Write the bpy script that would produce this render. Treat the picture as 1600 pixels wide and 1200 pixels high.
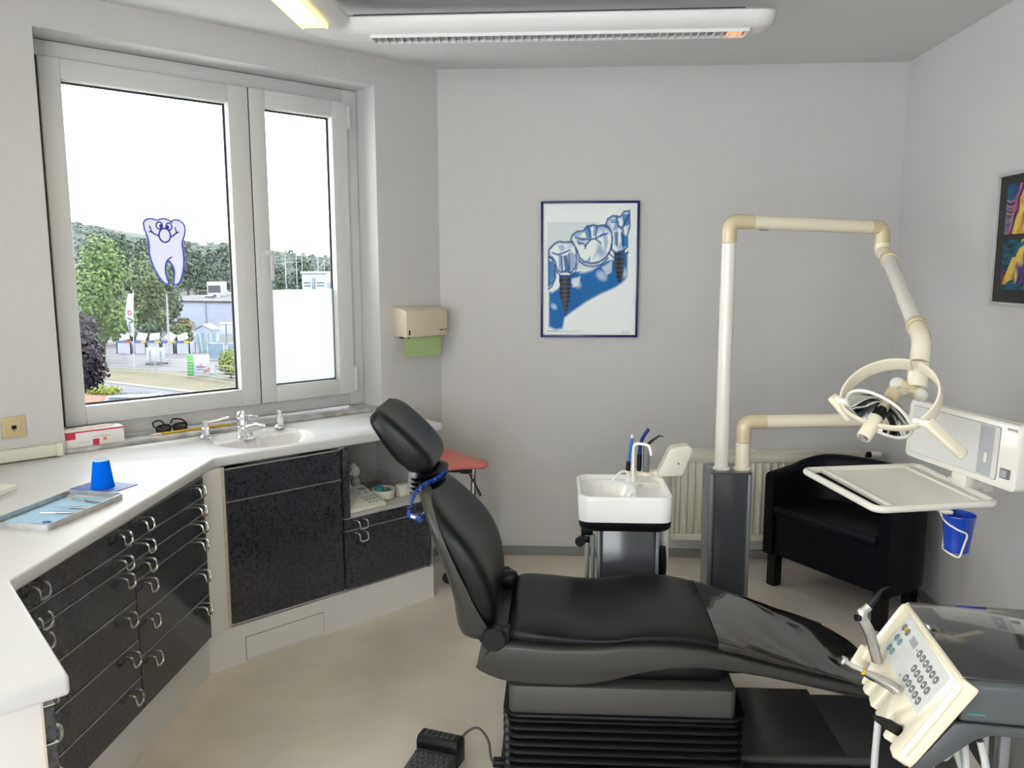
import bpy, bmesh, math, random
from mathutils import Vector, Matrix, noise
sc = bpy.context.scene
for o in list(bpy.data.objects): bpy.data.objects.remove(o, do_unlink=True)
V = Vector
R = math.radians
PI = math.pi
sc.view_settings.view_transform = 'Standard'; sc.view_settings.look = 'None'
sc.view_settings.gamma = 1.0; sc.view_settings.use_curve_mapping = False
sc.view_settings.exposure = 0.45
sc.cycles.use_denoising = True
sc.cycles.max_bounces = 10; sc.cycles.diffuse_bounces = 6; sc.cycles.glossy_bounces = 4
sc.cycles.transmission_bounces = 6; sc.cycles.transparent_max_bounces = 12
sc.cycles.caustics_reflective = False; sc.cycles.caustics_refractive = False
sc.cycles.sample_clamp_indirect = 6.0
# ---------------------------------------------------------------- camera
F_PX, PITCH, YAW, ROLL = 1275.4, 0.140294, 0.0563524, -0.0022783
cd = bpy.data.cameras.new('camera'); cam = bpy.data.objects.new('camera', cd); sc.collection.objects.link(cam)
cd.sensor_fit = 'HORIZONTAL'; cd.sensor_width = 36.0; cd.lens = 36.0 * F_PX / 1600.0; cd.clip_start = 0.05; cd.clip_end = 900
fw = V((-math.sin(YAW) * math.cos(PITCH), math.cos(YAW) * math.cos(PITCH), -math.sin(PITCH)))
rt = V((math.cos(YAW), math.sin(YAW), 0)); up = rt.cross(fw)
r2 = rt * math.cos(ROLL) + up * math.sin(ROLL); u2 = -rt * math.sin(ROLL) + up * math.cos(ROLL)
m = Matrix((r2, u2, -fw)).transposed().to_4x4(); m.translation = V((0, 0, 1.6)); cam.matrix_world = m
sc.camera = cam
# ---------------------------------------------------------------- sky: bright white overcast
SKY = 6.2
w = bpy.data.worlds.new('sky'); sc.world = w; w.use_nodes = True
bg = w.node_tree.nodes['Background']; bg.inputs[0].default_value = (0.95, 0.97, 1.0, 1); bg.inputs[1].default_value = SKY
def portal(name, loc, rot, sx, sy):
    l = bpy.data.lights.new(name, 'AREA'); l.shape = 'RECTANGLE'; l.size = sx; l.size_y = sy; l.cycles.is_portal = True
    o = bpy.data.objects.new(name, l); sc.collection.objects.link(o); o.location = loc; o.rotation_euler = rot
# room numbers (metres, camera at x=0 y=0 z=1.6)
WA = 0.80103
WD = V((math.cos(WA), math.sin(WA), 0)); WN = V((math.sin(WA), -math.cos(WA), 0))
CORN = V((-0.641, 4.438, 0)); YB = 4.438; XR = 1.774; ZC = 2.635; XL = -2.25; YR = -1.7
WF = Matrix.Translation(CORN) @ Matrix.Rotation(WA, 4, 'Z')   # window-wall frame: local x = -s (right), y = -d (outwards)
def W(s, d, z): return V((-s, -d, z))
portal('portal_main', WF @ W(1.14, -0.30, 1.69), (R(90), 0, WA), 1.5, 1.6)
portal('portal_side', V((XL - 0.2, 0.0, 1.35)), (R(90), 0, R(90)), 3.0, 2.35)
portal('portal_rear', V((-0.6, YR - 0.2, 1.4)), (R(90), 0, R(180)), 2.2, 2.3)
# ---------------------------------------------------------------- materials
def srgb(r, g, b):
    f = lambda c: (c / 255 / 12.92) if c / 255 <= 0.04045 else ((c / 255 + 0.055) / 1.055) ** 2.4
    return (f(r), f(g), f(b), 1)
def mat(name, col, rough=0.5, metal=0.0, coat=0.0, noise_amt=0.0, noise_scale=8.0, bump=0.0, bump_scale=60.0, spec=0.5, emit=None, estr=0.0, detail=3.0, col2=None, ramp=(0.35, 0.65), trans=0.0, alpha=1.0, sheen=0.0):
    m = bpy.data.materials.new(name); m.use_nodes = True
    nt = m.node_tree; b = nt.nodes['Principled BSDF']
    c = tuple(col) if len(col) == 4 else tuple(col) + (1,)
    b.inputs['Base Color'].default_value = c
    b.inputs['Roughness'].default_value = rough; b.inputs['Metallic'].default_value = metal
    b.inputs['Coat Weight'].default_value = coat; b.inputs['Coat Roughness'].default_value = 0.08
    b.inputs['Specular IOR Level'].default_value = spec
    b.inputs['Transmission Weight'].default_value = trans; b.inputs['Alpha'].default_value = alpha
    if emit: b.inputs['Emission Color'].default_value = tuple(emit) + (1,); b.inputs['Emission Strength'].default_value = estr
    tc = None
    if noise_amt or col2 or bump:
        tc = nt.nodes.new('ShaderNodeTexCoord')
    if noise_amt or col2:
        n = nt.nodes.new('ShaderNodeTexNoise'); n.inputs['Scale'].default_value = noise_scale; n.inputs['Detail'].default_value = detail
        nt.links.new(tc.outputs['Object'], n.inputs['Vector'])
        rp = nt.nodes.new('ShaderNodeValToRGB'); nt.links.new(n.outputs['Fac'], rp.inputs['Fac'])
        rp.color_ramp.elements[0].position = ramp[0]; rp.color_ramp.elements[1].position = ramp[1]
        if col2: c2 = tuple(col2) if len(col2) == 4 else tuple(col2) + (1,)
        else: c2 = tuple(min(1, x * (1 + noise_amt)) for x in c[:3]) + (1,); c = tuple(x * (1 - noise_amt) for x in c[:3]) + (1,)
        rp.color_ramp.elements[0].color = c; rp.color_ramp.elements[1].color = c2
        nt.links.new(rp.outputs['Color'], b.inputs['Base Color'])
    if bump:
        n2 = nt.nodes.new('ShaderNodeTexNoise'); n2.inputs['Scale'].default_value = bump_scale; n2.inputs['Detail'].default_value = 3
        nt.links.new(tc.outputs['Object'], n2.inputs['Vector'])
        bp = nt.nodes.new('ShaderNodeBump'); bp.inputs['Strength'].default_value = bump; bp.inputs['Distance'].default_value = 0.004
        nt.links.new(n2.outputs['Fac'], bp.inputs['Height']); nt.links.new(bp.outputs['Normal'], b.inputs['Normal'])
    return m
def mix_mat(name, a, bnode, fac):
    m = bpy.data.materials.new(name); m.use_nodes = True; nt = m.node_tree; nt.nodes.remove(nt.nodes['Principled BSDF'])
    out = nt.nodes['Material Output']; mx = nt.nodes.new('ShaderNodeMixShader'); mx.inputs[0].default_value = fac
    for i, (t, col, rough) in enumerate((a, bnode)):
        s = nt.nodes.new(t); s.inputs['Color'].default_value = tuple(col) + (1,)
        if rough is not None: s.inputs['Roughness'].default_value = rough
        nt.links.new(s.outputs[0], mx.inputs[1 + i])
    nt.links.new(mx.outputs[0], out.inputs[0]); return m
def attr_mat(name, rough=0.6, attr='col', coat=0.0):
    m = mat(name, (0.5, 0.5, 0.5), rough, coat=coat); nt = m.node_tree
    a = nt.nodes.new('ShaderNodeAttribute'); a.attribute_name = attr
    nt.links.new(a.outputs['Color'], nt.nodes['Principled BSDF'].inputs['Base Color']); return m
M = {}
M['wall'] = mat('wall_paint', (0.56, 0.55, 0.54), 0.9, bump=0.35, bump_scale=55, spec=0.2)
M['ceil'] = mat('ceiling_paint', (0.60, 0.60, 0.59), 0.92, bump=0.15, bump_scale=40, spec=0.2)
M['floor'] = mat('linoleum', (0.63, 0.57, 0.505), 0.42, noise_amt=0.10, noise_scale=2.6, detail=6, bump=0.04, bump_scale=90)
M['base'] = mat('grey_base', (0.22, 0.22, 0.21), 0.5)
M['pvc'] = mat('white_pvc', (0.60, 0.60, 0.595), 0.35)
M['seal'] = mat('black_rubber', (0.012, 0.012, 0.013), 0.6)
M['glass'] = mix_mat('window_glass', ('ShaderNodeBsdfTransparent', (0.97, 0.98, 0.98), None), ('ShaderNodeBsdfGlossy', (0.9, 0.95, 1), 0.01), 0.05)
M['film'] = mix_mat('frosted_film', ('ShaderNodeBsdfTranslucent', (0.56, 0.585, 0.60), None), ('ShaderNodeBsdfDiffuse', (0.8, 0.82, 0.84), 0.5), 0.05)
M['sill'] = mat('grey_marble', (0.42, 0.41, 0.40), 0.3, noise_amt=0.35, noise_scale=14, detail=8)
M['counter'] = mat('white_worktop', (0.60, 0.60, 0.605), 0.42, spec=0.3)
M['cabwhite'] = mat('white_laminate', (0.72, 0.70, 0.67), 0.4)
M['beige'] = mat('beige_edge', (0.55, 0.47, 0.38), 0.5)
M['front'] = mat('mottled_black_front', (0.011, 0.012, 0.015), 0.18, coat=0.25, col2=(0.038, 0.041, 0.049), noise_scale=80, detail=3, ramp=(0.34, 0.54))
M['strip'] = mat('aluminium_strip', (0.62, 0.62, 0.62), 0.35, metal=0.6)
M['chrome'] = mat('chrome', (0.82, 0.83, 0.85), 0.08, metal=1.0)
M['nickel'] = mat('brushed_nickel', (0.62, 0.61, 0.59), 0.25, metal=1.0)
M['steel'] = mat('brushed_steel', (0.55, 0.54, 0.53), 0.33, metal=1.0, noise_amt=0.12, noise_scale=30)
M['ceramic'] = mat('white_ceramic', (0.72, 0.71, 0.70), 0.12)
M['bowl'] = mat('white_glass_bowl', (0.84, 0.84, 0.83), 0.1, coat=0.3)
M['leather'] = mat('black_vinyl', (0.005, 0.0055, 0.0065), 0.34, bump=0.08, bump_scale=220, spec=0.22)
M['leather2'] = mat('worn_black_vinyl', (0.005, 0.0055, 0.0065), 0.36, bump=0.08, bump_scale=160, col2=(0.022, 0.023, 0.030), noise_scale=5, detail=6, ramp=(0.50, 0.80), spec=0.22)
M['cover'] = mat('glossy_dark_film', (0.016, 0.015, 0.011), 0.05, coat=1.0, bump=0.25, bump_scale=6)
M['shell'] = mat('anthracite_shell', (0.038, 0.037, 0.033), 0.33, coat=0.05, spec=0.32)
M['shell2'] = mat('anthracite_band', (0.064, 0.062, 0.057), 0.4, spec=0.35)
M['rubber'] = mat('black_bellows', (0.003, 0.003, 0.0035), 0.34, spec=0.3)
M['black'] = mat('black_plastic', (0.004, 0.004, 0.005), 0.4, spec=0.3)
M['blackleather'] = mat('armchair_leather', (0.0025, 0.003, 0.0055), 0.42, spec=0.16)
M['cream'] = mat('cream_plastic', (0.78, 0.72, 0.57), 0.22, coat=0.3)
M['cream2'] = mat('yellowed_plastic', (0.62, 0.53, 0.35), 0.22, coat=0.3)
M['white'] = mat('white_enamel', (0.76, 0.73, 0.66), 0.2, coat=0.3)
M['ivory'] = mat('ivory_plastic', (0.78, 0.76, 0.70), 0.3)
M['column'] = mat('column_anthracite', (0.055, 0.061, 0.068), 0.16, coat=0.5)
M['suctionblue'] = mat('bright_blue_tube', (0.02, 0.17, 0.55), 0.3)
M['suctiondark'] = mat('dark_blue_tube', (0.008, 0.025, 0.16), 0.3)
M['columnedge'] = mat('column_grey_edge', (0.16, 0.165, 0.175), 0.3)
M['blue'] = mix_mat('blue_plastic', ('ShaderNodeBsdfTranslucent', (0.01, 0.42, 1.0), None), ('ShaderNodeBsdfDiffuse', (0.005, 0.32, 0.95), 0.5), 0.40)
M['blue2'] = mat('dark_blue_plastic', (0.012, 0.06, 0.42), 0.2, coat=0.3)
M['coil'] = mat('blue_coil', (0.006, 0.045, 0.26), 0.25)
M['whiteblue'] = mat('pale_blue_print', (0.11, 0.17, 0.46), 0.5, col2=(0.06, 0.10, 0.36), noise_scale=22)
M['paper_blue'] = mat('light_blue_paper', (0.36, 0.56, 0.74), 0.7, noise_amt=0.05, noise_scale=30)
M['green_paper'] = mat('green_paper', (0.36, 0.47, 0.22), 0.85)
M['dispenser'] = mat('beige_enamel', (0.60, 0.53, 0.40), 0.3)
M['socket'] = mat('cream_socket', (0.55, 0.44, 0.24), 0.35)
M['trunk'] = mat('cream_trunking', (0.66, 0.65, 0.56), 0.4)
M['salmon'] = mat('salmon_vinyl', (0.58, 0.17, 0.15), 0.45)
M['radiator'] = mat('radiator_enamel', (0.66, 0.64, 0.55), 0.35)
M['red'] = mat('red_print', (0.55, 0.02, 0.06), 0.5)
M['orange'] = mat('orange_print', (0.75, 0.25, 0.10), 0.5)
M['cardboard'] = mat('white_card', (0.76, 0.74, 0.74), 0.55)
M['latex'] = mat('latex_glove', (0.70, 0.65, 0.55), 0.7)
M['yellow'] = mat('yellow_lacquer', (0.65, 0.40, 0.02), 0.4)
M['navy'] = mat('navy_frame', (0.006, 0.014, 0.10), 0.25)
M['silverframe'] = mat('silver_frame', (0.55, 0.55, 0.54), 0.35, metal=0.15)
M['matboard'] = mat('black_mat', (0.018, 0.018, 0.017), 0.6)
M['print'] = attr_mat('printed_sheet', 0.5, coat=0.0); M['print'].node_tree.nodes['Principled BSDF'].inputs['Specular IOR Level'].default_value = 0.25
M['mirror'] = mat('mirror', (0.85, 0.88, 0.9), 0.03, metal=1.0)
M['lens'] = mix_mat('clear_plastic', ('ShaderNodeBsdfTransparent', (0.93, 0.93, 0.90), None), ('ShaderNodeBsdfGlossy', (1, 1, 1), 0.06), 0.16)
M['frost'] = mat('frosted_panel', (0.66, 0.66, 0.63), 0.14, coat=0.4)
M['greypanel'] = mat('grey_panel', (0.42, 0.43, 0.45), 0.12, coat=0.4)
M['keypad'] = mat('keypad_foil', (0.60, 0.62, 0.60), 0.35)
M['btn'] = mat('grey_button', (0.16, 0.16, 0.16), 0.4)
M['btnmark'] = mat('button_symbol', (0.62, 0.62, 0.60), 0.4)
M['btnteal'] = mat('teal_button', (0.16, 0.27, 0.28), 0.4)
M['display'] = mat('grey_display', (0.35, 0.35, 0.36), 0.25)
M['smoke'] = mat('smoked_lid', (0.022, 0.023, 0.024), 0.06, coat=0.8)
M['unit'] = mat('unit_grey', (0.060, 0.068, 0.073), 0.38)
M['teal'] = mat('teal_print', (0.03, 0.20, 0.20), 0.4)
M['tealwad'] = mat('teal_tape', (0.03, 0.22, 0.26), 0.6)
M['louvre'] = mat('louvre_grey', (0.30, 0.29, 0.29), 0.35, metal=0.4)
M['lampwhite'] = mat('lamp_housing', (0.72, 0.72, 0.71), 0.4)
M['lamp_on'] = mat('lit_diffuser', (0.9, 0.8, 0.3), 0.5, emit=(1.0, 0.80, 0.22), estr=1.6)
M['tube_on'] = mat('lit_tube', (1, 1, 0.9), 0.5, emit=(1.0, 0.94, 0.70), estr=14.0)
M['shadestrip'] = mat('dark_shade_strip', (0.05, 0.048, 0.045), 0.7)  # near-black colour imitating shade between lamp housing and ceiling
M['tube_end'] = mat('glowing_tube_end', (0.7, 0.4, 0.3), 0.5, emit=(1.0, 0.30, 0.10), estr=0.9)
M['decal'] = mix_mat('decal_vinyl', ('ShaderNodeBsdfTranslucent', (0.52, 0.51, 0.55), None), ('ShaderNodeBsdfDiffuse', (0.75, 0.75, 0.80), 0.5), 0.15)
M['decalblue'] = mix_mat('decal_blue', ('ShaderNodeBsdfTranslucent', (0.28, 0.31, 0.66), None), ('ShaderNodeBsdfDiffuse', (0.10, 0.13, 0.55), 0.5), 0.3)
M['cable'] = mat('grey_cable', (0.10, 0.095, 0.09), 0.5)
M['hose'] = mat('pale_hose', (0.45, 0.46, 0.45), 0.35)
M['darkfloorplate'] = mat('floor_plate', (0.030, 0.031, 0.032), 0.3)
M['pedal'] = mat('pedal_rubber', (0.045, 0.046, 0.05), 0.45)
M['drawer_in'] = mat('grey_interior', (0.42, 0.41, 0.39), 0.5)
# ---------------------------------------------------------------- mesh builder
class B:
    def __init__(s): s.bm = bmesh.new()
    def _bev(s, tmp, bev, seg, edges=None):
        if bev > 0:
            e = edges if edges is not None else list(tmp.edges)
            bmesh.ops.bevel(tmp, geom=e, offset=bev, offset_type='OFFSET', segments=seg, profile=0.5, affect='EDGES', clamp_overlap=True)
    def _merge(s, tmp, mtx=None):
        if mtx is not None: tmp.transform(mtx)
        me = bpy.data.meshes.new('_t'); tmp.to_mesh(me); tmp.free(); s.bm.from_mesh(me); bpy.data.meshes.remove(me); return s
    def box(s, x0, x1, y0, y1, z0, z1, bev=0.0, seg=2, mtx=None):
        t = bmesh.new(); bmesh.ops.create_cube(t, size=1.0)
        for v in t.verts: v.co = V((x0 + (v.co.x + .5) * (x1 - x0), y0 + (v.co.y + .5) * (y1 - y0), z0 + (v.co.z + .5) * (z1 - z0)))
        s._bev(t, bev, seg); return s._merge(t, mtx)
    def prism(s, pts, ext, bev=0.0, seg=2, only_caps=False, mtx=None):
        t = bmesh.new(); ext = V(ext); n = len(pts)
        a = [t.verts.new(V(p)) for p in pts]; b = [t.verts.new(V(p) + ext) for p in pts]
        t.faces.new(a); t.faces.new(list(reversed(b)))
        for i in range(n): t.faces.new((a[i], b[i], b[(i + 1) % n], a[(i + 1) % n]))
        bmesh.ops.recalc_face_normals(t, faces=t.faces)
        ed = None
        if only_caps:
            aset = set(a); bset = set(b); ed = [e for e in t.edges if (e.verts[0] in aset) == (e.verts[1] in aset)]
        s._bev(t, bev, seg, ed); return s._merge(t, mtx)
    def tube(s, pts, r, n=12, closed=False, mtx=None, flat=1.0):
        pts = [V(p) for p in pts]; k = len(pts); rr = r if isinstance(r, (list, tuple)) else [r] * k
        t = bmesh.new(); rings = []; up0 = None
        for i, p in enumerate(pts):
            if closed: d = pts[(i + 1) % k] - pts[i - 1]
            else: d = (pts[min(i + 1, k - 1)] - pts[max(i - 1, 0)])
            if d.length < 1e-9: d = V((0, 0, 1))
            d.normalize()
            if up0 is None:
                up0 = V((0, 0, 1)) if abs(d.z) < 0.9 else V((1, 0, 0))
            x = up0 - d * up0.dot(d)
            if x.length < 1e-5: x = d.orthogonal()
            x.normalize(); y = d.cross(x); up0 = x
            rings.append([t.verts.new(p + (x * math.cos(2 * PI * j / n) * flat + y * math.sin(2 * PI * j / n)) * rr[i]) for j in range(n)])
        m_ = k if closed else k - 1
        for i in range(m_):
            a, b = rings[i], rings[(i + 1) % k]
            for j in range(n): t.faces.new((a[j], a[(j + 1) % n], b[(j + 1) % n], b[j]))
        if not closed:
            t.faces.new(list(reversed(rings[0]))); t.faces.new(rings[-1])
        bmesh.ops.recalc_face_normals(t, faces=t.faces)
        return s._merge(t, mtx)
    def lathe(s, prof, n=24, mtx=None):
        t = bmesh.new(); rings = []
        for r, z in prof:
            if r < 1e-6: rings.append([t.verts.new((0, 0, z))])
            else: rings.append([t.verts.new((r * math.cos(2 * PI * j / n), r * math.sin(2 * PI * j / n), z)) for j in range(n)])
        for a, b in zip(rings, rings[1:]):
            for j in range(n):
                q = [a[j % len(a)], a[(j + 1) % len(a)], b[(j + 1) % len(b)], b[j % len(b)]]
                q = list(dict.fromkeys(q))
                if len(q) >= 3:
                    try: t.faces.new(q)
                    except ValueError: pass
        for rg in (rings[0], rings[-1]):
            if len(rg) > 1 and prof[0] != prof[-1]: t.faces.new(rg)
        bmesh.ops.recalc_face_normals(t, faces=t.faces)
        return s._merge(t, mtx)
    def loft(s, rings, cap=True, mtx=None, close=True):
        t = bmesh.new(); rv = [[t.verts.new(V(p)) for p in rg] for rg in rings]; n = len(rv[0])
        for a, b in zip(rv, rv[1:]):
            for j in range(n if close else n - 1): t.faces.new((a[j], a[(j + 1) % n], b[(j + 1) % n], b[j]))
        if cap: t.faces.new(list(reversed(rv[0]))); t.faces.new(rv[-1])
        bmesh.ops.recalc_face_normals(t, faces=t.faces)
        return s._merge(t, mtx)
    def ball(s, c, r, n=14, sc_=(1, 1, 1), mtx=None):
        t = bmesh.new(); bmesh.ops.create_uvsphere(t, u_segments=n, v_segments=max(6, n // 2), radius=1.0)
        for v in t.verts: v.co = V((c[0] + v.co.x * r * sc_[0], c[1] + v.co.y * r * sc_[1], c[2] + v.co.z * r * sc_[2]))
        return s._merge(t, mtx)
    def mesh(s, name, frame=None, off=None, smooth=True, angle=35):
        if frame is not None:
            s.bm.transform(frame)
            if frame.determinant() < 0: bmesh.ops.reverse_faces(s.bm, faces=list(s.bm.faces))
        if off is not None: s.bm.transform(Matrix.Translation(-V(off)))
        me = bpy.data.meshes.new(name); s.bm.to_mesh(me); s.bm.free()
        if smooth:
            me.polygons.foreach_set('use_smooth', [True] * len(me.polygons)); me.set_sharp_from_angle(angle=R(angle))
        return me
ORG = {}
def setp(o, label=None, cat=None, group=None, kind=None):
    if label: o['label'] = label
    if cat: o['category'] = cat
    if group: o['group'] = group
    if kind: o['kind'] = kind
    return o
def thing(name, label, cat, loc, group=None):
    o = bpy.data.objects.new(name, None); o.empty_display_size = 0.05; sc.collection.objects.link(o); o.location = V(loc)
    ORG[o.name] = V(loc); return setp(o, label, cat, group)
def link(name, me, material, parent=None, org=None, mtx=None):
    o = bpy.data.objects.new(name, me); sc.collection.objects.link(o)
    if material is not None and len(me.materials) == 0: me.materials.append(material)
    if parent is not None:
        o.parent = parent; ORG[o.name] = ORG[parent.name]
        if mtx is not None: o.matrix_local = Matrix.Translation(-ORG[parent.name]) @ mtx; ORG[o.name] = None
    else:
        o.location = V(org); ORG[o.name] = V(org)
        if mtx is not None: o.matrix_world = mtx
    return o
def part(name, b, material, parent, frame=None, label=None, angle=35, smooth=True):
    o = link(name, b.mesh(name, frame, ORG[parent.name], smooth, angle), material, parent)
    if label: o['label'] = label
    return o
def solo(name, b, material, label=None, cat=None, frame=None, group=None, kind=None, angle=35, smooth=True):
    if frame is not None: b.bm.transform(frame)
    lo = V((min(v.co.x for v in b.bm.verts), min(v.co.y for v in b.bm.verts), min(v.co.z for v in b.bm.verts)))
    hi = V((max(v.co.x for v in b.bm.verts), max(v.co.y for v in b.bm.verts), max(v.co.z for v in b.bm.verts)))
    org = V(((lo.x + hi.x) / 2, (lo.y + hi.y) / 2, lo.z))
    o = link(name, b.mesh(name, None, org, smooth, angle), material, None, org)
    return setp(o, label, cat, group, kind)
def inst(name, me, material, parent, mtx):
    return link(name, me, material, parent, None, mtx)
def arc(c, r, a0, a1, n, ax=V((1, 0, 0)), ay=V((0, 0, 1))):
    return [V(c) + V(ax) * r * math.cos(a0 + (a1 - a0) * i / n) + V(ay) * r * math.sin(a0 + (a1 - a0) * i / n) for i in range(n + 1)]
def fillet(pts, r, n=6):
    pts = [V(p) for p in pts]; out = [pts[0]]
    for a, b, c in zip(pts, pts[1:], pts[2:]):
        d1 = (a - b); d2 = (c - b); l1, l2 = d1.length, d2.length; d1.normalize(); d2.normalize()
        q = min(r, l1 * 0.49, l2 * 0.49)
        p0 = b + d1 * q; p2 = b + d2 * q
        for i in range(n + 1):
            t = i / n; out.append(p0 * (1 - t) ** 2 + b * 2 * t * (1 - t) + p2 * t * t)
    out.append(pts[-1]); return out
def rrect(hx, hy, r, n=5, cx=0, cy=0):
    o = []
    for (sx, sy, a0) in ((1, 1, 0), (-1, 1, PI / 2), (-1, -1, PI), (1, -1, 1.5 * PI)):
        for i in range(n + 1):
            a = a0 + PI / 2 * i / n; o.append((cx + sx * (hx - r) + r * math.cos(a), cy + sy * (hy - r) + r * math.sin(a)))
    return o
def frame_of(o, x, y, z):
    m = Matrix((V(x).normalized(), V(y).normalized(), V(z).normalized())).transposed().to_4x4(); m.translation = V(o); return m
def zframe(o, z, xhint=(1, 0, 0)):
    z = V(z).normalized(); x = V(xhint) - z * V(xhint).dot(z)
    if x.length < 1e-4: x = z.orthogonal()
    x.normalize(); return frame_of(o, x, z.cross(x), z)
def text(name, s, size, mtx, material, parent, ext=0.0004, align='LEFT'):
    cu = bpy.data.curves.new(name, 'FONT'); cu.body = s; cu.size = size; cu.extrude = ext; cu.align_x = align
    tmp = bpy.data.objects.new('_tmp', cu); sc.collection.objects.link(tmp); bpy.context.view_layer.update()
    me = bpy.data.meshes.new_from_object(tmp.evaluated_get(bpy.context.evaluated_depsgraph_get())); me.name = name
    bpy.data.objects.remove(tmp, do_unlink=True); bpy.data.curves.remove(cu)
    me.materials.clear()
    return link(name, me, material, parent, None, mtx)
# ================================================================ room shell
T = 0.33
def struct(name, b, material, frame=None, smooth=False):
    return solo(name, b, material, kind='structure', frame=frame, smooth=smooth)
b = B(); b.box(XL - T, XR + T, YR - T, YB + T, -0.2, 0.0); struct('floor', b, M['floor'])
b = B(); b.box(XL - T, XR + T, YR - T, YB + T, ZC, ZC + 0.2); struct('ceiling', b, M['ceil'])
b = B(); b.box(CORN.x - 0.02, XR + T, YB, YB + T, 0, ZC); struct('wall_back', b, M['wall'])
b = B(); b.box(XR, XR + T, YR - T, YB, 0, ZC); struct('wall_right', b, M['wall'])
b = B(); b.box(XL, -1.6, YR - T, YR, 0, ZC); b.box(.4, XR, YR - T, YR, 0, ZC); b.box(-1.6, .4, YR - T, YR, 0, .2); b.box(-1.6, .4, YR - T, YR, 2.45, ZC)
struct('wall_rear', b, M['wall'])
S_END = (CORN.x - XL) / math.cos(WA); YL = CORN.y - S_END * math.sin(WA)
RS0, RS1, RZ0, RZ1 = 0.392, 1.890, 0.87, 2.497       # window reveal
b = B()
b.box(-S_END - 0.2, -RS1, 0, T, 0, ZC); b.box(-RS0, 0.25, 0, T, 0, ZC)
b.box(-RS1, -RS0, 0, T, 0, RZ0); b.box(-RS1, -RS0, 0, T, RZ1, ZC)
struct('wall_window', b, M['wall'], WF)
b = B()
b.box(XL - T, XL, YR, -1.5, 0, ZC); b.box(XL - T, XL, 1.45, YL + 0.05, 0, ZC)
b.box(XL - T, XL, -1.5, 1.45, 0, 0.2); b.box(XL - T, XL, -1.5, 1.45, 2.50, ZC)
struct('wall_left', b, M['wall'])
b = B(); b.box(0.33 - 0.97, XR, YB - 0.012, YB, 0, 0.05, 0.002); struct('baseboard_back', b, M['base'])
b = B(); b.box(XR - 0.012, XR, YR, YB - 0.012, 0, 0.05, 0.002); struct('baseboard_right', b, M['base'])
b = B(); b.box(-0.40, 0.0, -0.012, 0, 0, 0.05, 0.002); struct('baseboard_window', b, M['base'], WF)
# ---- window 1 (the one in view)
win = thing('window_1', None, None, WF @ W(1.14, -0.16, 0.9)); win['kind'] = 'structure'
def ring(b, s0, s1, z0, z1, wl, wr, wt, wb, d0, d1, bev=0.004):
    """rectangular frame between s0<s1 (s grows to the left), profile widths, depth d0..d1 (outwards)"""
    b.box(-s1, -s1 + wl, d0, d1, z0, z1, bev); b.box(-s0 - wr, -s0, d0, d1, z0, z1, bev)
    b.box(-s1 + wl - .002, -s0 - wr + .002, d0, d1, z1 - wt, z1, bev); b.box(-s1 + wl - .002, -s0 - wr + .002, d0, d1, z0, z0 + wb, bev)
b = B(); ring(b, 0.394, 1.888, 0.893, 2.494, 0.075, 0.085, 0.075, 0.085, 0.165, 0.235); b.box(-1.02, -0.96, 0.17, 0.235, 0.95, 2.44)
part('window_frame', b, M['pvc'], win, WF)
def sash(s0, s1, gl0, gl1):
    b = B(); z0, z1, g0, g1 = 0.955, 2.428, 1.034, 2.346
    ring(b, s0, s1, z0, z1, s1 - gl1, gl0 - s0, z1 - g1, g0 - z0, 0.135, 0.195, 0.006)
    f = part('sash', b, M['pvc'], win, WF)
    b = B(); ring(b, gl0 - .004, gl1 + .004, g0 - .004, g1 + .004, .012, .012, .012, .012, 0.176, 0.186, 0.002)
    part('glazing_seal', b, M['seal'], f, WF)
    b = B(); b.box(-gl1 - .006, -gl0 + .006, 0.178, 0.181, g0 - .006, g1 + .006)
    part('pane', b, M['glass'], f, WF); return f
s1 = sash(0.9905, 1.848, 1.088, 1.768); s2 = sash(0.467, 0.9875, 0.556, 0.907)
b = B(); b.box(-.905, -.558, 0.1745, 0.1755, 1.036, 1.501); part('frosted_film', b, M['film'], s2, WF, 'frosted privacy film on the lower half of the narrow pane')
hd = B(); hd.box(-.966, -.932, 0.123, 0.136, 1.575, 1.70, 0.005); hd.box(-.957, -.941, 0.095, 0.125, 1.665, 1.685, 0.004)
hd.box(-.953, -.920, 0.088, 0.102, 1.664, 1.688, 0.006); hd.box(-.934, -.915, 0.088, 0.102, 1.545, 1.688, 0.006)
part('handle', hd, M['pvc'], s2, WF)
hb = B(); hb.box(-.470, -.452, 0.128, 0.15, 2.30, 2.41, 0.004); part('hinge', hb, M['pvc'], s2, WF)
hb = B(); hb.box(-.470, -.452, 0.128, 0.15, 0.985, 1.09, 0.004); hb.box(-.474, -.458, .122, .14, .966, .985, .003); part('hinge', hb, M['pvc'], s2, WF)
b = B(); b.box(-1.854, -1.848, 0.150, 0.166, .955, 2.43); b.box(-.9904, -.9876, 0.1375, 0.168, .957, 2.425); part('joint_gap', b, M['seal'], win, WF)
b = B(); b.box(-RS1 + .001, -RS0 - .001, 0.0, 0.17, 0.8705, 0.887, 0.002); part('window_sill', b, M['sill'], win, WF)
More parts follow.
